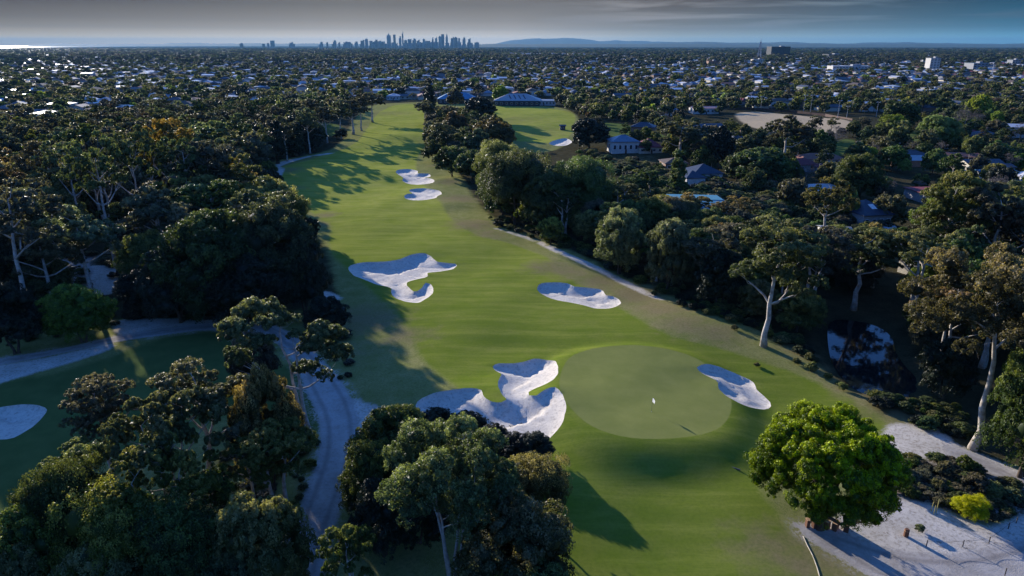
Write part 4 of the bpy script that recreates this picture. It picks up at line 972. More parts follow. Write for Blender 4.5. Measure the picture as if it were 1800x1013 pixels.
# leafy suburbs out to the horizon
fr = np.random.default_rng(21)
blocks = [wpoly(p, 20, smooth=False) for p in ([(600,210),(700,178),(860,178),(990,188),(1010,255),(900,270),(740,260),(600,250)], [(1290,195),(1500,208),(1500,236),(1290,236)])]
y = 300.0
def edge_row(px):   # nearest row of suburbs at a photo column
    return np.interp(px, [-200, 0, 250, 480, 600, 640, 860, 1000, 1150, 1290, 1500, 1700, 1900, 2200], [250, 238, 206, 182, 176, 178, 172, 174, 186, 190, 200, 196, 210, 215])
while y < 9000:
    step = 12 if y < 900 else 17 if y < 1800 else y * .0125
    sc = 1.0 if y < 1800 else (step / 17) ** .75
    n = int(1.75 * y / (step * 1.05)); xs = np.linspace(-.875 * y, .875 * y, n) + fr.uniform(-.5, .5, n) * step
    for x in xs:
        yy = y + fr.uniform(-.5, .5) * step
        ex = 900 + x / (yy * CP + CAM_H * SP) * FPX; v = (CAM_H / yy * CP - SP) / (CP + CAM_H / yy * SP); row_px = 506.5 + v * FPX
        if row_px > edge_row(ex): continue
        if yy < 1200 and any(inside(np.array([[x, yy]]), b_)[0] for b_ in blocks): continue
        if fr.uniform() < ((.50 if x < -.1 * y else .60) if y < 2400 else .3): continue
        c = fr.uniform(); k = 'bush' if c < .72 or y > 1300 else ('gum' if c < .93 else 'bare'); l = ('dark', 'grey', 'olive', 'black', 'dusk', 'olive', 'dusk', 'dark', 'rust', 'lime')[fr.integers(0, 10 if fr.uniform() < .35 else 8)]
        if y > 1500: l = ('black', 'dark', 'black', 'dark', 'dusk', 'black')[fr.integers(6)]
        h = fr.uniform(4.5, 10.5) * (1.25 if k == 'gum' else 1) * min(sc, 1.5); w = fr.uniform(7, 14) * sc * (.8 if k == 'gum' else 1)
        rows.append(row(x, yy, h, w, k, l, 2, 0.0))
    y += step
mass('wooded_suburb_trees', 'mass of trees covering the suburbs and the far wood up to the horizon', rows, protos)
sc_rows = []
def scrub(poly, n, h, lks):
    x0, y0 = poly.min(0); x1, y1 = poly.max(0); P = np.stack([fr.uniform(x0, x1, n * 4), fr.uniform(y0, y1, n * 4)], 1); P = P[inside(P, poly)][:n]
    for q in (PATH_C, TRAIL, green_poly, pond_poly, *bunk_polys): P = P[~inside(P, q)]
    for x, y in P:
        hh = fr.uniform(*h); sc_rows.append(row(x, y, hh, hh * fr.uniform(1.2, 2.2), 'bush', lks[fr.integers(len(lks))], 1, zat(x, y) - .05))
scrub(BED_R, 150, (.25, 1.1), ('dusk', 'dark', 'olive', 'dusk'))
scrub(wpoly([(1180,540),(1330,590),(1450,652),(1560,725),(1700,775),(1680,720),(1600,690),(1500,690),(1440,640),(1400,600),(1250,545)]), 240, (.3, 1.5), ('olive', 'dark', 'black', 'green'))
scrub(wpoly([(870,395),(1000,445),(1170,520),(1300,575),(1320,560),(1180,500),(1010,430),(880,385)]), 200, (.4, 1.8), ('dark', 'black', 'olive'))
scrub(wpoly([(0,560),(200,555),(330,548),(560,545),(600,560),(620,700),(590,680),(560,600),(500,575),(330,566),(190,575),(0,610)]), 160, (.3, 1.5), ('black', 'dark', 'dusk'))
scrub(wpoly([(380,760),(520,740),(560,800),(540,900),(480,960),(380,900)]), 90, (.3, 1.2), ('dusk', 'dark', 'olive'))
scrub(wpoly([(130,420),(240,400),(330,380),(330,420),(240,470),(140,520),(60,560),(40,480)]), 90, (.4, 1.6), ('black', 'dusk', 'rust'))
scrub(wpoly([(1100,290),(1200,320),(1330,330),(1480,380),(1600,430),(1500,430),(1330,395),(1200,372),(1120,345)], 20), 420, (1.2, 4.2), ('dark', 'olive', 'dusk', 'green', 'rust', 'black'))
scrub(wpoly([(1020,262),(1060,275),(1200,300),(1180,320),(1090,312),(1010,290)], 20), 120, (.8, 2.6), ('dark', 'olive', 'dusk', 'green'))
mass('low_scrub', 'low scrub and tussocks under the trees, along the rough and in the sandy garden', sc_rows, protos)
print('ROWS', len(rows), 'individual', len(TREES), cnt)
# ------------------------------------------------------------------ buildings
def roof_mat(name, col, rough=.45, spec=.5, metal=0.0, rib=True):
    t = NT(name); n = t.noise(1.3, 4); c = t.mix(t.mr(n, .3, .7), tuple(v * .8 for v in col), tuple(min(1, v * 1.15) for v in col))
    tc_ = t.n('ShaderNodeTexCoord'); w = t.n('ShaderNodeTexWave'); w.inputs['Scale'].default_value = 1.4; t.l(tc_.outputs['Object'], w.inputs[0])
    if rib: c = t.mix(t.mr(w.outputs['Fac'], .8, 1, 0, .35), c, tuple(v * .6 for v in col))
    t.bsdf(c, rough, spec, metal); return t.mat
ROOF = {'white': roof_mat('roof_white_metal', (.52, .51, .50), .4, .4), 'grey': roof_mat('roof_grey_metal', (.28, .28, .29), .42, .35), 'blue': roof_mat('roof_blue_grey', (.10, .15, .21), .45, .35), 'navy': roof_mat('roof_navy_slate', (.022, .032, .055), .5, .3),
        'maroon': roof_mat('roof_maroon_tile', (.15, .035, .045), .7, .2), 'terra': roof_mat('roof_terracotta', (.22, .10, .075), .75, .2), 'brown': roof_mat('roof_brown_tile', (.10, .075, .065), .75, .2), 'teal': roof_mat('roof_teal_metal', (.06, .20, .32), .5, .3),
        'sky': roof_mat('roof_sky_blue', (.06, .20, .29), .7, .08), 'pale': roof_mat('roof_pale_blue', (.30, .34, .38), .5, .3), 'slate': roof_mat('roof_dark_slate', (.05, .06, .08), .6, .3), 'green': roof_mat('roof_green_metal', (.10, .24, .20), .5, .4), 'pink': roof_mat('roof_pinkish', (.36, .22, .22), .7, .2)}
WALL = {'white': simple('render_white', (.44, .43, .41)), 'cream': simple('render_cream', (.46, .42, .34)), 'brick': simple('brick_brown', (.20, .115, .08)), 'grey': simple('render_grey', (.22, .23, .25)), 'dark': simple('timber_dark', (.03, .035, .045)), 'green': simple('cladding_green', (.06, .12, .10))}
MGLASS = simple('window_glass', (.02, .03, .045), .12, .6, var=.3, sc=.4); MTRIM = simple('trim_white', (.6, .6, .6)); MDOOR = simple('door_paint', (.09, .05, .035))
def walls_mb(w, d, h, gable=0.0):
    m = MB(); a, b = w / 2, d / 2
    vs = [(-a, -b, -.6), (a, -b, -.6), (a, b, -.6), (-a, b, -.6), (-a, -b, h), (a, -b, h), (a, b, h), (-a, b, h)]
    m.add(vs, [(0, 1, 5, 4), (1, 2, 6, 5), (2, 3, 7, 6), (3, 0, 4, 7)])
    if gable: m.add([(-a, -b, h), (-a, b, h), (-a, 0, h + gable)], [(0, 2, 1)]); m.add([(a, -b, h), (a, b, h), (a, 0, h + gable)], [(0, 1, 2)])
    return m
def roof_mb(w, d, h, rh, hip=True, ov=.55, th=.16):
    m = MB(); a, b = w / 2 + ov, d / 2 + ov; r_ = max(.2, a - b) if hip else a; z = h - .05
    for dz, flip in ((th, False), (0, True)):
        vs = [(-a, -b, z + dz), (a, -b, z + dz), (a, b, z + dz), (-a, b, z + dz), (-r_, 0, z + rh + dz), (r_, 0, z + rh + dz)]
        fs = [(0, 1, 5, 4), (2, 3, 4, 5), (1, 2, 5), (3, 0, 4)] if hip else [(0, 1, 5, 4), (2, 3, 4, 5)]
        m.add(vs, [f[::-1] for f in fs] if flip else fs)
    m.add([(-a, -b, z), (a, -b, z), (a, b, z), (-a, b, z), (-a, -b, z + th), (a, -b, z + th), (a, b, z + th), (-a, b, z + th)], [(0, 1, 5, 4), (1, 2, 6, 5), (2, 3, 7, 6), (3, 0, 4, 7)] if hip else [(0, 1, 5, 4), (2, 3, 7, 6)])
    return m
def house(name, x, y, w, d, h, rh, rot, wall, roof, label, cat='house', hip=True, wins=4, chim=False, group=None, sky=0, z=None, wing=None):
    root = new_obj(name, None, loc=(x, y, zat(x, y) if z is None else z)); root.rotation_euler = (0, 0, rot); tag(root, label, cat, group)
    walls_mb(w, d, h, 0 if hip else rh).build('wall', WALL[wall], root); ro = roof_mb(w, d, h, rh, hip).build('roof', ROOF[roof], root)
    mr_ = MB(); r_ = max(.2, w / 2 - d / 2) if hip else w / 2 + .5; mr_.box((0, 0, h + rh + .16), (2 * r_, .35, .14)); mr_.build('ridge_cap', ROOF[roof], ro)
    for i in range(wins):
        fx = (i + .5) / wins * w - w / 2; m = MB(); m.box((fx, -d / 2 - .03, h * .55), (min(1.8, w / wins * .5), .10, h * .38)); f = m.build('window', MTRIM, root)
        m = MB(); m.box((fx, -d / 2 - .085, h * .55), (min(1.8, w / wins * .5) - .2, .03, h * .38 - .2)); m.build('pane', MGLASS, f)
    for sx in (-1, 1):
        m = MB(); m.box((sx * (w / 2 + .03), 0, h * .55), (.1, min(1.8, d * .3), h * .38)); f = m.build('window', MTRIM, root)
        m = MB(); m.box((sx * (w / 2 + .085), 0, h * .55), (.03, min(1.8, d * .3) - .2, h * .38 - .2)); m.build('pane', MGLASS, f)
    m = MB(); m.box((w * .02, -d / 2 - .05, min(1.05, h * .4)), (.95, .12, 2.1)); m.build('door', MDOOR, root)
    if chim: m = MB(); m.box((w * .2, d * .12, h + rh * .8), (.8, .8, rh * 1.1 + .8)); m.build('chimney', WALL['brick'], ro)
    for i in range(sky):
        t_ = (i + .5) / sky - .5; fy = -d / 4; sl_ = math.atan2(rh, d / 2 + .55); m = MB(); m.box((0, 0, .2), (1.0 if sky > 1 else 1.6, d * (.32 if sky > 1 else .18), .18))
        o = m.build('skylight', ROOF['slate'] if sky > 1 else MTRIM, ro, (t_ * w * .42, fy, h + rh * .5 + .05)); o.rotation_euler = (sl_, 0, .35 if sky > 1 else 0)
    if wing:
        ww, wd, wx, wy, wr = wing
        m = walls_mb(ww, wd, h * .92); m.v = [(a + wx, b + wy, c) for a, b, c in m.v]; m.build('wing_wall', WALL[wall], root)
        m = roof_mb(ww, wd, h * .92, rh * .7); m.v = [(a + wx, b + wy, c) for a, b, c in m.v]; m.build('wing_roof', ROOF[wr], root)
    return root
def hpx(name, px, row, wpx, d, h, rh, rot, wall, roof, label, **k):
    x, y = G(px, row); w = wpx / FPX * depth_at(y); return house(name, x, y + d / 2, w, d, h, rh, RAD(rot), wall, roof, label, **k)
hpx('clubhouse', 910, 187, 80, 24, 4.6, 5.2, -4, 'dark', 'grey', 'clubhouse with a big pale grey hipped roof striped by dark skylights', cat='clubhouse', wins=9, sky=4)
hpx('clubhouse', 803, 183, 68, 20, 4.2, 5.2, 3, 'dark', 'teal', 'clubhouse building with a teal blue roof behind the small rounded tree', cat='clubhouse', wins=8, chim=False)
hpx('annex', 956, 186, 42, 12, 4.4, .5, -4, 'white', 'pale', 'low white annex with dark slits joined to the grey clubhouse', cat='annex', hip=False, wins=7)
o = hpx('chimney_house', 820, 178, 13, 6, 9.2, .4, 3, 'white', 'white', 'white box-like plant tower rising behind the teal roof', cat='plant tower', hip=False, wins=1)
o.name = 'plant_tower'
hpx('house', 1097, 270, 48, 11, 5.6, 2.6, 6, 'white', 'blue', 'two-storey white house with a blue hipped roof beside the second fairway', wins=5)
hpx('house', 1143, 270, 42, 12, 3.0, 3.4, 4, 'cream', 'maroon', 'low house with a steep maroon roof next to the white two-storey house', wins=4)
hpx('house', 1240, 327, 52, 11, 4.6, 2.8, 8, 'white', 'navy', 'white-walled house with a navy hipped roof and two pale roof boxes', wins=4, wing=(7, 8, -7, -7, 'navy'))
hpx('shed', 1236, 402, 100, 24, 4.4, 1.0, -6, 'grey', 'sky', 'very large shed with a flat pale blue roof half hidden by gum crowns', cat='shed', hip=False, wins=6)
hpx('garage', 1346, 322, 44, 7, 3.2, .7, 3, 'white', 'white', 'row of white garages with bright roofs behind the wide dark tree', cat='garage', hip=False, wins=3)
hpx('house', 1533, 406, 56, 13, 4.2, 3.0, 10, 'grey', 'navy', 'house with a dark navy roof and one bright skylight', wins=4, sky=1)
hpx('shed', 1558, 420, 32, 6, 2.6, .5, -10, 'white', 'pale', 'little pale blue shed right under the dark navy roof', cat='shed', hip=False, wins=2)
hpx('house', 1478, 434, 46, 9, 3.2, 1.0, -12, 'white', 'white', 'long house with a bright white roof behind black trees', hip=False, wins=4)
hpx('shed', 1567, 464, 44, 12, 4.0, 1.4, -14, 'green', 'white', 'shed with a tilted white roof and a brown roof hatch', cat='shed', hip=False, wins=2, sky=1)
hpx('shed', 1612, 478, 28, 8, 3.0, 1.0, 12, 'green', 'green', 'small green-roofed shed beyond the tilted white roof', cat='shed', wins=2)
hpx('shed', 1630, 494, 26, 8, 3.4, 1.2, 20, 'cream', 'green', 'green-roofed shed with a cream end wall above the pond', cat='shed', hip=False, wins=1)
hpx('house', 1613, 292, 70, 14, 3.4, 2.6, 4, 'brick', 'slate', 'brick house with dark roof and bright veranda above the emerald lawn', wins=6, wing=(16, 5, -6, -8, 'pale'))
hpx('house', 1768, 322, 60, 14, 3.4, 2.8, -8, 'white', 'teal', 'white house with a pale teal hipped roof near the edge of the photo', wins=5, wing=(10, 7, 8, -9, 'white'))
hpx('house', 1738, 252, 54, 13, 3.2, 3.0, 8, 'brick', 'slate', 'brick house with a blue slate roof to the side of the lime trees', wins=4, chim=True)
hpx('house', 1710, 246, 34, 11, 3.2, 2.8, -6, 'brick', 'maroon', 'brick house with a dark red roof beside the blue slate roof', wins=3)
hpx('house', 1655, 262, 34, 9, 3.0, 1.2, 6, 'white', 'white', 'low house with a bright white flat roof under the larger lime tree', hip=False, wins=3)
hpx('house', 1300, 262, 34, 11, 3.4, 4.0, 0, 'brick', 'slate', 'house with a pointed grey roof and tall pale chimney', wins=3, chim=True)
hpx('house', 1188, 300, 40, 10, 3.0, 1.6, 3, 'brick', 'brown', 'low brown house hidden behind the slim upright tree', wins=3)
hpx('pavilion', 1176, 204, 28, 12, 4.5, 3.2, 2, 'white', 'teal', 'white sports pavilion with a blue roof at the near end of the oval', cat='pavilion', wins=4)
hpx('pavilion', 1240, 201, 46, 12, 4.2, 1.2, 3, 'white', 'pink', 'long sports pavilion with a flat pinkish roof beside the oval', cat='pavilion', hip=False, wins=6)
hpx('shelter', 989, 231, 9, 3, 2.4, .5, 0, 'dark', 'slate', 'small dark shelter beside the gum on the second fairway', cat='shelter', hip=False, wins=1)
for i, (a, b_, w, rf, lb) in enumerate([(642, 150, 36, 'blue', 'long blue-roofed hall beyond the wood, nearer the row of cypresses'), (615, 146, 40, 'pale', 'long pale-roofed hall beyond the wood, beside the blue-roofed hall'), (720, 134, 26, 'pale', 'pale-roofed hall straight behind the dark tree before the teal roof'),
    (705, 168, 26, 'white', 'white-roofed house at the corner of the fairway top'), (690, 176, 22, 'pale', 'pale house peeping over the hedge at the fairway top'), (588, 160, 30, 'blue', 'blue-roofed hall behind the dull gum of the fairway edge')]):
    hpx('house', a, b_, w, 16, 3.6, 2.2, 3, 'white', rf, lb, wins=4, hip=i % 2 == 0)

# hedge and fences
MHEDGE = LEAF['dark']
m = MB(); MF = simple('fence_brown', (.085, .05, .04)); fr_o = new_obj('fence', None, loc=(*G(1290, 195), 0)); tag(fr_o, 'long dark brown paling fence along the far side of the sandy oval', 'fence')
fp = [Vector((*G(a, b_), 0)) for a, b_ in [(1290, 193), (1340, 194), (1400, 199), (1450, 205), (1498, 212)]]; base_ = Vector((*G(1290, 195), 0))
for a, b_ in zip(fp, fp[1:]):
    d = b_ - a; L = d.length; m.box((*((a + b_) / 2 - base_).xy, 1.0), (L, .08, 2.0), math.atan2(d.y, d.x))
m.build('fence_panel', MF, fr_o)
for a, b_ in zip(fp, fp[1:]):
    n_ = int((b_ - a).length / 12)
    for k in range(n_): m = MB(); q = a.lerp(b_, k / n_) - base_; m.box((q.x, q.y - .1, 1.15), (.18, .1, 2.3)); m.build('post', MF, fr_o)
MPOLE = simple('pole_grey', (.35, .36, .38)); MWOODP = simple('pole_wood', (.16, .11, .075)); MLAMP = simple('lamp_white', (.7, .7, .7))
def pole(px, row, top, label, r_=.16, wood=False, arm=True, group=None, arms=1.4):
    x, y = G(px, row); h = top_h(px, top, y); o = new_obj('light_pole' if not wood else 'power_pole', None, loc=(x, y, float(und(x, y)))); tag(o, label, 'pole', group)
    m = MB(); m.tube([(0, 0, -.3), (0, 0, h)], [r_, r_ * .55], 8); m.build('pole_shaft', MWOODP if wood else MPOLE, o)
    if arm: m = MB(); m.box((0, 0, h - .5), (arms * 2, .14, .16)); m.build('crossarm', MWOODP if wood else MPOLE, o)
    if not wood:
        for s in (-1, 1): m = MB(); m.tube([(s * arms * .8, -.1, h - .45), (s * arms * .8, -.35, h - .15)], [.12, .3], 8); m.build('lamp', MLAMP, o)
    return o
for i, (a, b_, c) in enumerate([(1316, 190, 168), (1337, 193, 170), (1412, 198, 168), (1424, 199, 168), (1472, 208, 178), (1488, 207, 188), (1540, 205, 180)]):
    pole(a, b_, c, f'{["first","second","third","fourth","fifth","sixth","last"][i]} light pole beside the sandy oval, counted away from the clubhouses', group='light poles around the oval')
pole(1457, 318, 296, 'leaning wooden power pole with a wide crossarm behind the round dark tree', .16, True, arms=2.6)
pole(1495, 372, 335, 'wooden pole beside the dark navy roof', .14, True, arms=.8)

# ---- larger blocks of the middle distance
def block(px, row, top, wpx, d, wall, label, cat='building', floors=4, name='office_block', roof='grey', group=None):
    x, y = G(px, row); w = wpx / FPX * depth_at(y); h = top_h(px, top, y); o = new_obj(name, None, loc=(x, y + d / 2, 0)); tag(o, label, cat, group)
    m = walls_mb(w, d, h); m.build('wall', WALL[wall], o); m = MB(); m.box((0, 0, h + .4), (w + .8, d + .8, .8)); rf = m.build('roof', ROOF[roof], o)
    m = MB(); m.box((w * .18, 0, h + 2.2), (w * .22, d * .4, 2.8)); m.build('plant_room', WALL['grey'], rf)
    for k in range(floors):
        m = MB(); z = h * (k + .55) / floors; n_ = max(3, int(w / 6))
        for j in range(n_): m.box((-w / 2 + (j + .5) * w / n_, -d / 2 - .03, z), (w / n_ * .62, .12, h / floors * .42))
        m.build('window_row', MGLASS, o)
    return o
block(1371, 100, 82.5, 33, 60, 'dark', 'huge dark slab building below the hills, next to the lattice mast', roof='slate', floors=10)
block(1334, 113, 105, 20, 25, 'cream', 'cream building with dark openings standing before the lattice mast', floors=3)
block(1496, 127, 117, 66, 26, 'white', 'very long white building among the distant trees', floors=3, roof='white')
block(1464, 123, 118, 12, 18, 'white', 'short white block at the end of the very long white building', floors=2, roof='white')
block(1598, 137, 131, 24, 20, 'white', 'low white building nearer than the pale blue tower', floors=2, roof='white')
block(1641, 126, 103, 17, 18, 'white', 'pale blue office tower, tallest thing among the suburbs to that side', floors=8, roof='pale')
block(1722, 127, 112, 26, 30, 'grey', 'blue-grey stepped building beyond the pale blue tower', floors=4, roof='blue')
block(1785, 118, 106, 14, 20, 'grey', 'blue-grey block near the edge of the photo beyond the striped mast', floors=4, roof='blue')
block(1468, 103, 96, 24, 60, 'dark', 'dark flat block beyond the very long white building', floors=3, roof='slate')
block(1411, 99, 95, 7, 20, 'white', 'small white tower beyond the dark slab building', floors=3)
block(1410, 108, 104, 22, 40, 'white', 'low bright warehouse before the dark slab building', cat='warehouse', floors=1, roof='white', name='warehouse')
block(1395, 118, 114, 30, 30, 'white', 'low white school building among distant trees', floors=2, roof='white')
block(1203, 116, 111, 16, 30, 'white', 'white flat-roofed building above the slim bare poplars', floors=1, roof='white')
block(1253, 118, 108, 16, 20, 'brick', 'reddish church-like building with a pale wing', floors=1, roof='terra', name='church', cat='church')
block(1760, 140, 134, 22, 20, 'white', 'white house-like block beside the distant crane', floors=1, roof='white')
for i in range(9):
    block(895 + i * 18.5, 98.5 + .18 * i, 94.0 + .18 * i, 15.5, 45, 'white', ['first', 'second', 'third', 'fourth', 'fifth', 'sixth', 'seventh', 'eighth', 'ninth'][i] + ' white shed of the bright row beyond the clubhouses, from the city side', cat='warehouse', floors=0, roof='white', name='warehouse', group='bright row of white sheds')
def mast(px, row, top, label, w0, col, name='lattice_mast', lean=0.0):
    x, y = G(px, row); h = top_h(px, top, y); o = new_obj(name, None, loc=(x, y, 0)); tag(o, label, 'mast'); m = MB()
    for s in ((-1, -1), (1, -1), (1, 1), (-1, 1)): m.tube([(s[0] * w0, s[1] * w0, 0), (lean + s[0] * w0 * .25, s[1] * w0 * .25, h * .8)], [w0 * .13, w0 * .09], 4)
    for k in range(10):
        z0, z1 = h * .08 * k, h * .08 * (k + 1); f0, f1 = 1 - .75 * k / 10, 1 - .75 * (k + 1) / 10
        for s in ((-1, -1, 1, -1), (1, -1, 1, 1), (1, 1, -1, 1), (-1, 1, -1, -1)): m.tube([(lean * k / 10 + s[0] * w0 * f0, s[1] * w0 * f0, z0), (lean * (k + 1) / 10 + s[2] * w0 * f1, s[3] * w0 * f1, z1)], [w0 * .07] * 2, 4)
    m.build('lattice', col, o); m = MB(); m.tube([(lean, 0, h * .78), (lean, 0, h)], [w0 * .16, w0 * .06], 6); m.build('antenna', col, o); return o
mast(1334, 104, 66, 'tall lattice radio mast rising above the horizon', 6.0, MPOLE)
mast(1741, 140, 112, 'thin pale mast among the white buildings', 1.6, MLAMP)
mast(1796, 146, 116, 'red and pale mast at the very edge of the photo', 1.8, simple('mast_red', (.4, .12, .1)))

# ---- city on the horizon
MTOW = [simple('tower_glass_blue', (.10, .14, .17), .3, .5, sc=.02), simple('tower_concrete', (.16, .17, .17), .6, .3, sc=.02), simple('tower_dark', (.06, .075, .085), .4, .5, sc=.02)]
CITY_Y = 12500.0
def tower(px, top, wpx, i, label, group='city towers on the horizon'):
    y = CITY_Y + (i * 377 % 900) - 450; u, f, d = ray(px, top); x = u / f * y; h = CAM_H - d / f * y + 0; h = max(h, 40); w = wpx / FPX * depth_at(y)
    m = MB(); st = i % 4
    if st == 0: m.box((0, 0, h * .5), (w, w * .9, h))
    elif st == 1: m.box((0, 0, h * .41), (w, w, h * .82)); m.box((w * .1, 0, h * .91), (w * .6, w * .6, h * .18))
    elif st == 2: m.box((-w * .12, 0, h * .44), (w * .76, w, h * .88)); m.box((w * .34, 0, h * .5), (w * .3, w * .8, h))
    else: m.box((0, 0, h * .46), (w, w * .8, h * .92)); m.box((0, 0, h * .96), (w * .4, w * .4, h * .08))
    o = m.build('skyscraper', MTOW[i % 3], None, (x, y, 0)); tag(o, label, 'skyscraper', group)
    return o, h, w
TW = [(612,74,8),(626,73,5),(637,70,6),(644,68,5),(652,72,5),(661,70,6),(667,71,4),(683,60.5,6.5),(693,61,4),(703,64,4),(707.3,56,2.4),(713,70,5),(720,69,6),(728,68,6),(735,70,5),(745,68,4),(752,72,8),(760.5,66,2.6),(766.5,65,3.6),(773,63,4.5),(778,60.5,5),(785,61,3.6),(795,65,5),(801,65,6),(807,67,3),(815.5,66,5),(825,67,4),(838,74,8),
      (478.5,71.5,6),(424,76,5),(512,74,5),(565,73.5,4),(575,74.5,3),(588,71,5),(596,74,3),(463,77,4),(471,76,3)]
TL = {683: 'broad tall tower, first high one of the skyline', 693: 'slim tower beside the broad tall tower', 707.3: 'tallest needle-thin tower of the skyline', 778: 'highest tower of the second cluster', 785: 'pointed tower next to the highest of the second cluster', 478.5: 'lone dark tower far from the rest of the skyline', 838: 'low wide block where the skyline ends'}
cx_ = sorted(t_[0] for t_ in TW)
def twl(a, b_, w):
    me_ = [t_[0] for t_ in sorted(TW) if t_[0] not in TL]; j = me_.index(a); n_ = len(me_)
    L_ = max([t_ for t_ in TL if t_ < a], default=None); sz = ('wide' if w > 5 else 'slim') + (' high' if b_ < 66 else ' middling' if b_ < 71 else ' low'); c_ = sorted(x_ for x_ in me_ if (max([t_ for t_ in TL if t_ < x_], default=None) == L_))
    ref = {None: 'short of the lone dark tower', 478.5: 'after the lone dark tower', 683: 'after the broad tall tower', 693: 'after the slim tall tower', 707.3: 'after the needle-thin tower', 778: 'after the second cluster peak', 785: 'after the pointed tower'}[L_]
    return f'{sz} tower, {ORD[c_.index(a)] if 0 < c_.index(a) < 12 else "first" if c_.index(a) == 0 else str(c_.index(a) + 1) + "th"} {ref} on the skyline'
for i, (a, b_, w) in enumerate(TW):
    k = cx_.index(a) + 1
    lab = TL.get(a) or twl(a, b_, w)
    o, h, w_ = tower(a, b_, w, i, lab)
    if a in (707.3, 785, 683): m = MB(); m.tube([(0, 0, h), (0, 0, h + 28)], [w_ * .12, w_ * .04], 6); m.build('spire', MTOW[1], o)
cr2 = random.Random(3)
for i in range(56):
    a = cr2.uniform(602, 832) if i < 52 else cr2.uniform(490, 602); q_ = min((t_ for t_ in TW), key=lambda t_: abs(t_[0] - a)); tower(a, cr2.uniform(73, 77.3) if i < 52 else cr2.uniform(77, 78.2), cr2.uniform(3, 7), i + 40, 'hazy mid-rise below the ' + ('tall' if q_[1] < 66 else 'middle' if q_[1] < 70.5 else 'low') + ' towers' + (', sea side' if a < 690 else ', hill side' if a > 760 else ''), 'mid-rise blocks at the foot of the skyline')
_mb = {}
for o in COL.objects:
    if o.name.startswith('skyscraper') and str(o.get('label', '')).startswith('hazy mid-rise'): _mb.setdefault(o['label'], []).append(o)
for lb, L in _mb.items():
    L.sort(key=lambda o: o.location.x / o.location.y)
    for i, o in enumerate(L): o['label'] = lb.replace('hazy mid-rise', (ORD[i] if 0 < i < 12 else 'first' if i == 0 else f'{i + 1}th') + ' hazy mid-rise')
# ---- hills
MHILL = simple('hill_forest', (.035, .05, .035), .95, .1, sc=.002)
def ridge(y0, prof, dpt, name='hills'):
    xs = np.linspace(prof[0][0], prof[-1][0], 160); pr = np.interp(xs, [p[0] for p in prof], [p[1] for p in prof]); hr = np.random.default_rng(int(y0))
    t_ = np.arange(160); nse = sum(np.sin(t_ * f_ + hr.uniform(0, 6)) * a_ for f_, a_ in ((.21, .35), (.47, .25), (.9, .14)))
    V = []; rows_ = 6
    for j in range(rows_):
        fy = j / (rows_ - 1); yy = y0 + dpt * fy; s = math.sin(math.pi * min(1, fy * .5 + .0)) if j < rows_ - 1 else 1
        for i, px in enumerate(xs):
            u, f, d = ray(px, 79 - max(0, pr[i] + nse[i]) * (1 if j else 0)); top = CAM_H - d / f * (y0 + dpt * .8)
            V.append((u / f * yy, yy, max(-2.5, top * (math.sin(fy * math.pi * .62) / .93 if j else -1))))
    Q = [(j * 160 + i, j * 160 + i + 1, (j + 1) * 160 + i + 1, (j + 1) * 160 + i) for j in range(rows_ - 1) for i in range(159)]
    return tag(new_obj(name, mesh(name, V, Q, mats=[MHILL], smooth=True)), kind='structure', label='low hazy hills along the horizon')
ridge(33000, [(860, 0), (885, 5), (905, 7.5), (935, 10), (965, 10.5), (1003, 11), (1025, 9), (1058, 6), (1082, 7.5), (1105, 6), (1150, 5.5), (1220, 4), (1300, 3), (1400, 0)], 9000)
ridge(24000, [(1060, 0), (1150, 3.2), (1220, 4.5), (1330, 3.5), (1380, 4.2), (1480, 2), (1540, 3.4), (1600, 4.2), (1680, 2), (1740, 1.5), (1790, 2.6), (1900, 2.0)], 5000)
ridge(28000, [(50, 0), (90, 1.6), (200, 1.5), (260, 1.7), (320, 3), (400, 2.2), (520, 2.0), (640, 1)], 3000)
ridge(17000, [(820, 0), (860, 1.5), (1000, 1.0), (1100, 1.4), (1500, .8), (1900, .6)], 3000)

# ---- suburb houses
SH = []
def small_house(w, d, h, rh, hip, wall, roof, gar):
    m = MB(); a = walls_mb(w, d, h, 0 if hip else rh); m.add(a.v, a.f, 0); b_ = roof_mb(w, d, h, rh, hip); m.add(b_.v, b_.f, 1)
    for i in range(3): m.box(((i - 1) * w * .3, -d / 2 - .04, h * .55), (1.7, .1, 1.2), 0, 2)
    if gar:
        c = roof_mb(6, 6.5, 2.5, 1.0, hip); m.add([(x + w * .45, y - d * .45, z) for x, y, z in c.v], c.f, 1); c = walls_mb(6, 6.5, 2.5); m.add([(x + w * .45, y - d * .45, z) for x, y, z in c.v], c.f, 0)
    return m.data('house', [WALL[wall], ROOF[roof], MGLASS])
hr_ = np.random.default_rng(77)
RW = ['white', 'terra', 'grey', 'slate', 'blue', 'pale', 'terra', 'maroon', 'brown', 'slate', 'navy', 'brown']
WORD = {'white': 'bright white', 'grey': 'grey', 'blue': 'blue-grey', 'pale': 'pale blue', 'terra': 'terracotta', 'maroon': 'maroon', 'brown': 'brown', 'slate': 'dark slate', 'navy': 'navy', 'teal': 'teal', 'pink': 'pinkish', 'green': 'green'}
for k in range(24):
    rf = RW[k % 12]; SH.append((rf, small_house(hr_.uniform(12, 19), hr_.uniform(9, 13), 3.0 if k % 5 else 5.6, hr_.uniform(1.0, 2.6), k % 3 > 0, ('white', 'cream', 'brick', 'grey')[k % 4], rf, k % 2)))
spots_h = []; y = 300.0
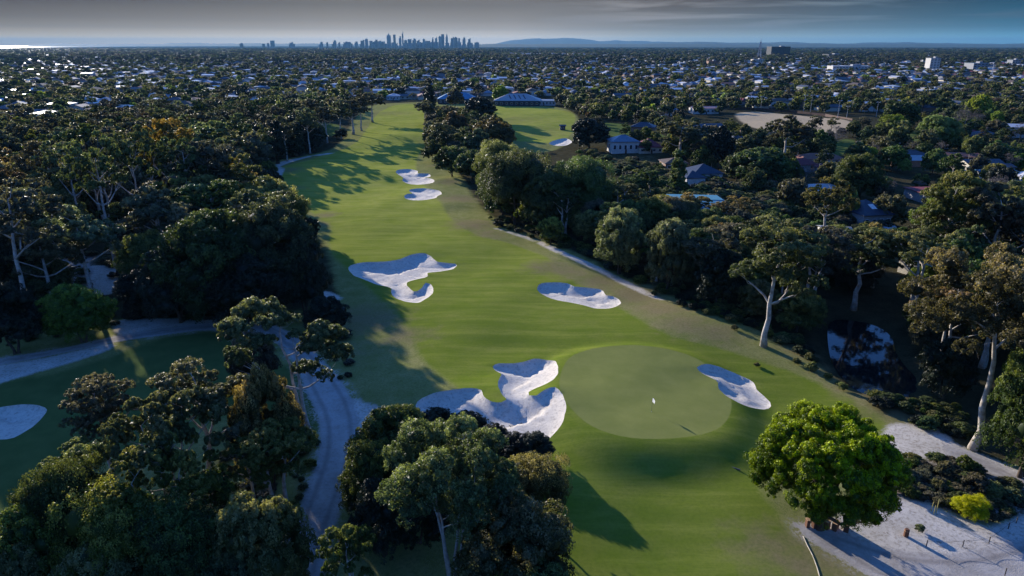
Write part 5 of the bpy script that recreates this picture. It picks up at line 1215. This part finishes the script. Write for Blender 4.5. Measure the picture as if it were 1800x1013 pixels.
while y < 4200:
    x = -.86 * y
    while x < .86 * y:
        yy = y + hr_.uniform(-3, 3) + .06 * x; ex = 900 + x / (yy * CP + CAM_H * SP) * FPX; v = (CAM_H / yy * CP - SP) / (CP + CAM_H / yy * SP); row_ = 506.5 + v * FPX
        dens = .88 + .15 * math.sin(x * .004 + 2) * math.sin(y * .003)
        if row_ < edge_row(ex) - 1 and not any(inside(np.array([[x, yy]]), b__)[0] for b__ in blocks) and hr_.uniform() < dens: spots_h.append((yy, x, ex))
        x += hr_.uniform(13.5, 17)
    y += (27 if int(y) % 2 else 40) * (1 if y < 1600 else 1.8)
spots_h.sort()
# extra houses hidden among the trees to the right
ex_h = EXH; _old = [(1395,300),(1430,345),(1680,285),(1700,330),(1400,260),(1280,285),(1350,245),(1760,275),(1640,350),(1690,370),(1745,365),(1590,365),(1440,290),(1130,240),(1240,240),(1380,370)]
MS = [('before the grey clubhouse', 912), ('behind the teal clubhouse', 800), ('above the far wood', 300), ('above the wood edge', 60), ('behind the sandy oval', 1390), ('beyond the lime trees', 1620), ('behind the pavilions', 1200), ('toward the far photo edge', 1780), ('above the row of cypresses', 500), ('above the top of the fairway', 680), ('above the second fairway', 1040)]
hl = {}
def put_house(x, y, rot, k, i):
    o = new_obj('house', SH[k][1], loc=(x, y, float(und(x, y)))); o.rotation_euler = (0, 0, rot); o['category'] = 'house'; o['group'] = 'suburban houses'; hl.setdefault((k, i), []).append((o, x, y)); return o
for px, row_ in ex_h:
    x, y = G(px, row_); put_house(x, y, hr_.uniform(-.4, .4), int(hr_.integers(0, 24)), 'x')
V_, F_, M_ = [], [], []; kept = 0; rest_h = MB(); nfar = 0
matidx = {}; mats_all = []
for j, (yy, x, ex) in enumerate(spots_h):
    k = int(hr_.integers(0, 24)); rot = hr_.choice([0, math.pi / 2, math.pi, -math.pi / 2]) + .12 + hr_.uniform(-.12, .12)
    if -40 < ex < 1840 and kept < 285: put_house(x, yy, rot, k, 's'); kept += 1
    else:
        me = SH[k][1]; ca, sa = math.cos(rot), math.sin(rot); b0 = len(V_)
        for v in me.vertices: V_.append((x + v.co.x * ca - v.co.y * sa, yy + v.co.x * sa + v.co.y * ca, v.co.z))
        for p in me.polygons:
            F_.append(tuple(b0 + q for q in p.vertices)); mt = me.materials[p.material_index]
            if mt.name not in matidx: matidx[mt.name] = len(mats_all); mats_all.append(mt)
            M_.append(matidx[mt.name])
        nfar += 1
me = bpy.data.meshes.new('suburb_houses'); me.from_pydata(V_, [], F_)
for m_ in mats_all: me.materials.append(m_)
me.polygons.foreach_set('material_index', np.array(M_, np.int32)); me.update()
tag(new_obj('distant_houses', me), 'distant suburb roofs shimmering between trees below the horizon', 'house', kind='stuff')
# labels of the suburb houses: roof colour, place, order
grp = {}
for (k, s), L in hl.items():
    for o, x, y in L:
        ex = 900 + x / (y * CP + CAM_H * SP) * FPX; ms = min(MS, key=lambda q: abs(q[1] - ex))[0]
        if s == 'x': ms = 'among the trees between the pond wood and the oval'
        rr_ = 'front row' if y < 520 else 'second row' if y < 600 else 'third row' if y < 700 else 'rear rows'
        lab = f"{WORD[SH[k][0]]}-roofed house {ms}" + ('' if s == 'x' else f', {rr_}'); grp.setdefault(lab, []).append((ex, o))
for lab, L in grp.items():
    L.sort(key=lambda q: q[0]); n_ = len(L)
    for i, (ex, o) in enumerate(L):
        o['label'] = lab if n_ == 1 else (f'{lab}, leftmost' if i == 0 else f'{lab}, rightmost' if i == n_ - 1 else f'{lab}, {ORD[i] if i < 12 else i + 1} from left')
print('HOUSES', kept, nfar)

# ---- the golf bits and pieces
gx, gy = G(1144, 741); gy += 0
fl = new_obj('golf_flag', None, loc=(gx, gy, zat(gx, gy))); fl.scale = (.8, .8, .92); tag(fl, 'white flag on a dark pin standing in the putting green', 'golf flag')
m = MB(); m.tube([(0, 0, -.1), (0, 0, 2.3)], [.025, .02], 8); m.build('pin', simple('pin_dark', (.05, .05, .05)), fl)
V = []; 
for i in range(9):
    for j in range(6):
        a = i / 8; V.append((.03 + a * .42 + .02 * math.sin(j), .10 * math.sin(a * 7 + j * .4) * a, 2.28 - j * .13 - a * a * .45))
t = NT('flag_white'); p_ = t.bsdf((.85, .85, .85), .6); q_ = t.n('ShaderNodeBsdfTranslucent'); q_.inputs[0].default_value = (.9, .9, .9, 1); w_ = t.n('ShaderNodeMixShader'); w_.inputs[0].default_value = .6
t.l(p_.outputs[0], w_.inputs[1]); t.l(q_.outputs[0], w_.inputs[2]); t.l(w_.outputs[0], t.out.inputs[0]); MFLAG = t.mat
o = new_obj('flag_cloth', mesh('flag_cloth', V, [(i * 6 + j, i * 6 + j + 1, (i + 1) * 6 + j + 1, (i + 1) * 6 + j) for i in range(8) for j in range(5)], mats=[MFLAG], smooth=True), fl)
sm_ = o.modifiers.new('thick', 'SOLIDIFY'); sm_.thickness = .012
m = MB(); m.tube([(0, 0, -.12), (0, 0, .012)], [.055, .055], 12); m.build('cup', simple('cup_white', (.7, .7, .7)), fl)
MSTUMP = simple('timber_orange', (.13, .06, .035), .75); MSTUMP2 = simple('timber_end', (.40, .24, .13), .8)
STP = [(1418, 930, 'pale thin'), (1430, 931, 'pale thin'), (1441, 931, 'dark'), (1452, 932, 'tan'), (1467, 933, 'orange'), (1487, 934, 'dark reddish')]
for i, (a, b_, lk) in enumerate(STP):
    x, y = G(a, b_); o = new_obj('wooden_stump', None, loc=(x, y, zat(x, y))); o.rotation_euler = (0, 0, .2 * i); tag(o, f'{["first","second","third","fourth","fifth","last"][i]} wooden stump of the row under the bright green tree, {lk} sided', 'stump', 'row of wooden stumps under the bright green tree')
    m = MB(); w_ = (.35, .35, .4, .55, .9, 1.0)[i]; m.box((0, 0, .42), (w_, .5, 1.0)); m.build('block', MSTUMP, o); m = MB(); m.box((0, 0, .945), (w_ + .05, .55, .05)); m.build('cap', MSTUMP2, o)
x, y = G(1592, 943); o = new_obj('bollard', None, loc=(x, y, zat(x, y))); tag(o, 'single dark reddish bollard on the sand beside the bright green tree', 'bollard')
m = MB(); m.tube([(0, 0, -.2), (0, 0, .85), (0, 0, .92)], [.26, .26, .2], 10); m.build('bollard_shaft', MSTUMP, o); m = MB(); m.tube([(0, 0, .70), (0, 0, .76)], [.275, .275], 10); m.build('band', MSTUMP2, o)
x, y = G(1641, 902); o = new_obj('tree_guard', None, loc=(x, y, zat(x, y))); tag(o, 'pale yellow tree guard of three stakes round a sapling in the sandy garden', 'tree guard')
MYEL = simple('stake_yellow', (.42, .36, .12))
for i in range(3): m = MB(); a = i * 2.1; m.tube([(.28 * math.cos(a), .28 * math.sin(a), -.1), (.26 * math.cos(a), .26 * math.sin(a), (1.9, 1.3, 1.2)[i])], [.05, .045], 6); m.build('stake', MYEL, o)
m = MB(); m.tube([(0, 0, -.1), (.03, .02, 1.2)], [.02, .012], 6); m.build('sapling_stem', MWOODP, o)
MIRON = simple('post_dark', (.07, .06, .05)); PP = [(1628, 961), (1692, 961), (1738, 955), (1772, 930), (1786, 920)]
pw_ = []
for i, (a, b_) in enumerate(PP):
    x, y = G(a, b_); z = zat(x, y); m = MB(); m.tube([(0, 0, -.2), (0, 0, .8), (0, 0, .84)], [.05, .05, .035], 8)
    o = m.build('fence_post', MIRON, None, (x, y, z)); tag(o, f'{["first","second","third","fourth","last"][i]} thin dark post along the white sand edge, counted from the bright tree', 'post', 'posts along the white sand'); pw_.append(Vector((x, y, z + .72)))
x, y = G(1766, 1012); m = MB(); m.tube([(0, 0, -.2), (0, 0, .9), (0, 0, .94)], [.05, .05, .035], 8); tag(m.build('fence_post', MIRON, None, (x, y, zat(x, y))), 'thin dark post alone at the bottom corner of the sand', 'post')
m = MB()
for a, b_ in zip(pw_, pw_[1:]): m.tube([a.lerp(b_, k / 6) - Vector((0, 0, .12 * math.sin(math.pi * k / 6))) for k in range(7)], [.014] * 7, 5)
tag(m.build('boundary_wire', MIRON), 'thin wire strung between the dark posts along the white sand', 'wire')
rp = cat([G(*p) for p in [(1411, 947), (1418, 962), (1427, 978), (1434, 995), (1441, 1018), (1446, 1040)]], .8, False); m = MB()
m.tube([(x, y, zat(x, y) + .05) for x, y in rp], [.05] * len(rp), 6); tag(m.build('rope', simple('rope_pale', (.42, .38, .30))), 'pale rope lying on the dark grass below the row of stumps', 'rope')
# fallen bough and leaf litter by the slope of the green
x, y = G(1300, 836); m = MB(); bx_ = [(0, 0, .1), (-2.0, 1.3, .12), (-3.4, 1.7, .18), (-4.8, 2.6, .1)]; m.tube(bx_, [.10, .08, .06, .03], 6)
for s in (1, -1): m.tube([(-2.0, 1.3, .12), (-2.8, 1.3 + s * .9, .2)], [.05, .02], 5); m.tube([(-3.4, 1.7, .15), (-4.0, 1.8 + s * .6, .2)], [.04, .015], 5)
tag(m.build('fallen_branch', BARK['grey'], None, (x, y, zat(x, y))), 'thin fallen branch on the turf between green and bright tree', 'branch')
for i, (a, b_, w_) in enumerate([(1425, 652, 1.3), (1480, 683, 1.0), (1455, 664, .8), (1330, 645, .6), (1400, 640, .9), (1290, 585, .8), (1245, 560, .9), (1150, 520, .8)]):
    x, y = G(a, b_); tree(f'bush1{i % 4}', 'lime' if i < 2 else 'olive', x, y, w_ * 1.1, w_ * 1.6, i, ['bright round tussock at the near bank of the pond, larger', 'bright small tussock nearest the white spill by the pond', 'olive tussock between two bright tussocks by the pond', 'tiny olive tussock at the foot of the stately gum',
      'olive tussock just past the stately gum', 'olive tussock at the rough edge before the stately gum', 'olive tussock at the foot of the belt beyond the long oval bunker', 'olive tussock at the end of the white sand trail'][i], name='tussock', cat='tussock')
# marks raked / footprints are in the sand material; rake lying in the rambling bunker
x, y = G(908, 740); o = new_obj('bunker_rake', None, loc=(x, y, zat(x, y) + .06)); o.rotation_euler = (0, 0, .5); tag(o, 'dark rake lying in the rambling bunker', 'rake')
m = MB(); m.tube([(-.9, 0, .03), (.9, 0, .03)], [.03, .03], 6); m.build('handle', MIRON, o); m = MB(); m.box((-.95, 0, .04), (.08, .7, .06))
for k in range(8): m.box((-.95, -.3 + k * .086, -.01), (.03, .02, .08))
m.build('rake_head', MIRON, o)

# ---- the air
hz_ = MB(); x0_, x1_, y0_, y1_, z0_, z1_ = -60500, 60500, -3500, 52500, -6, 470
hz_.box(((x0_ + x1_) / 2, (y0_ + y1_) / 2, (z0_ + z1_) / 2), (x1_ - x0_, y1_ - y0_, z1_ - z0_))
t = NT('haze'); pv = t.n('ShaderNodeVolumePrincipled'); pv.inputs['Color'].default_value = (.11, .27, .46, 1); pv.inputs['Density'].default_value = 2.9e-5; pv.inputs['Anisotropy'].default_value = 0.15
t.l(pv.outputs[0], t.out.inputs['Volume'])
tag(hz_.build('haze', t.mat), kind='stuff', label='thin blue haze that fades the city and the hills')
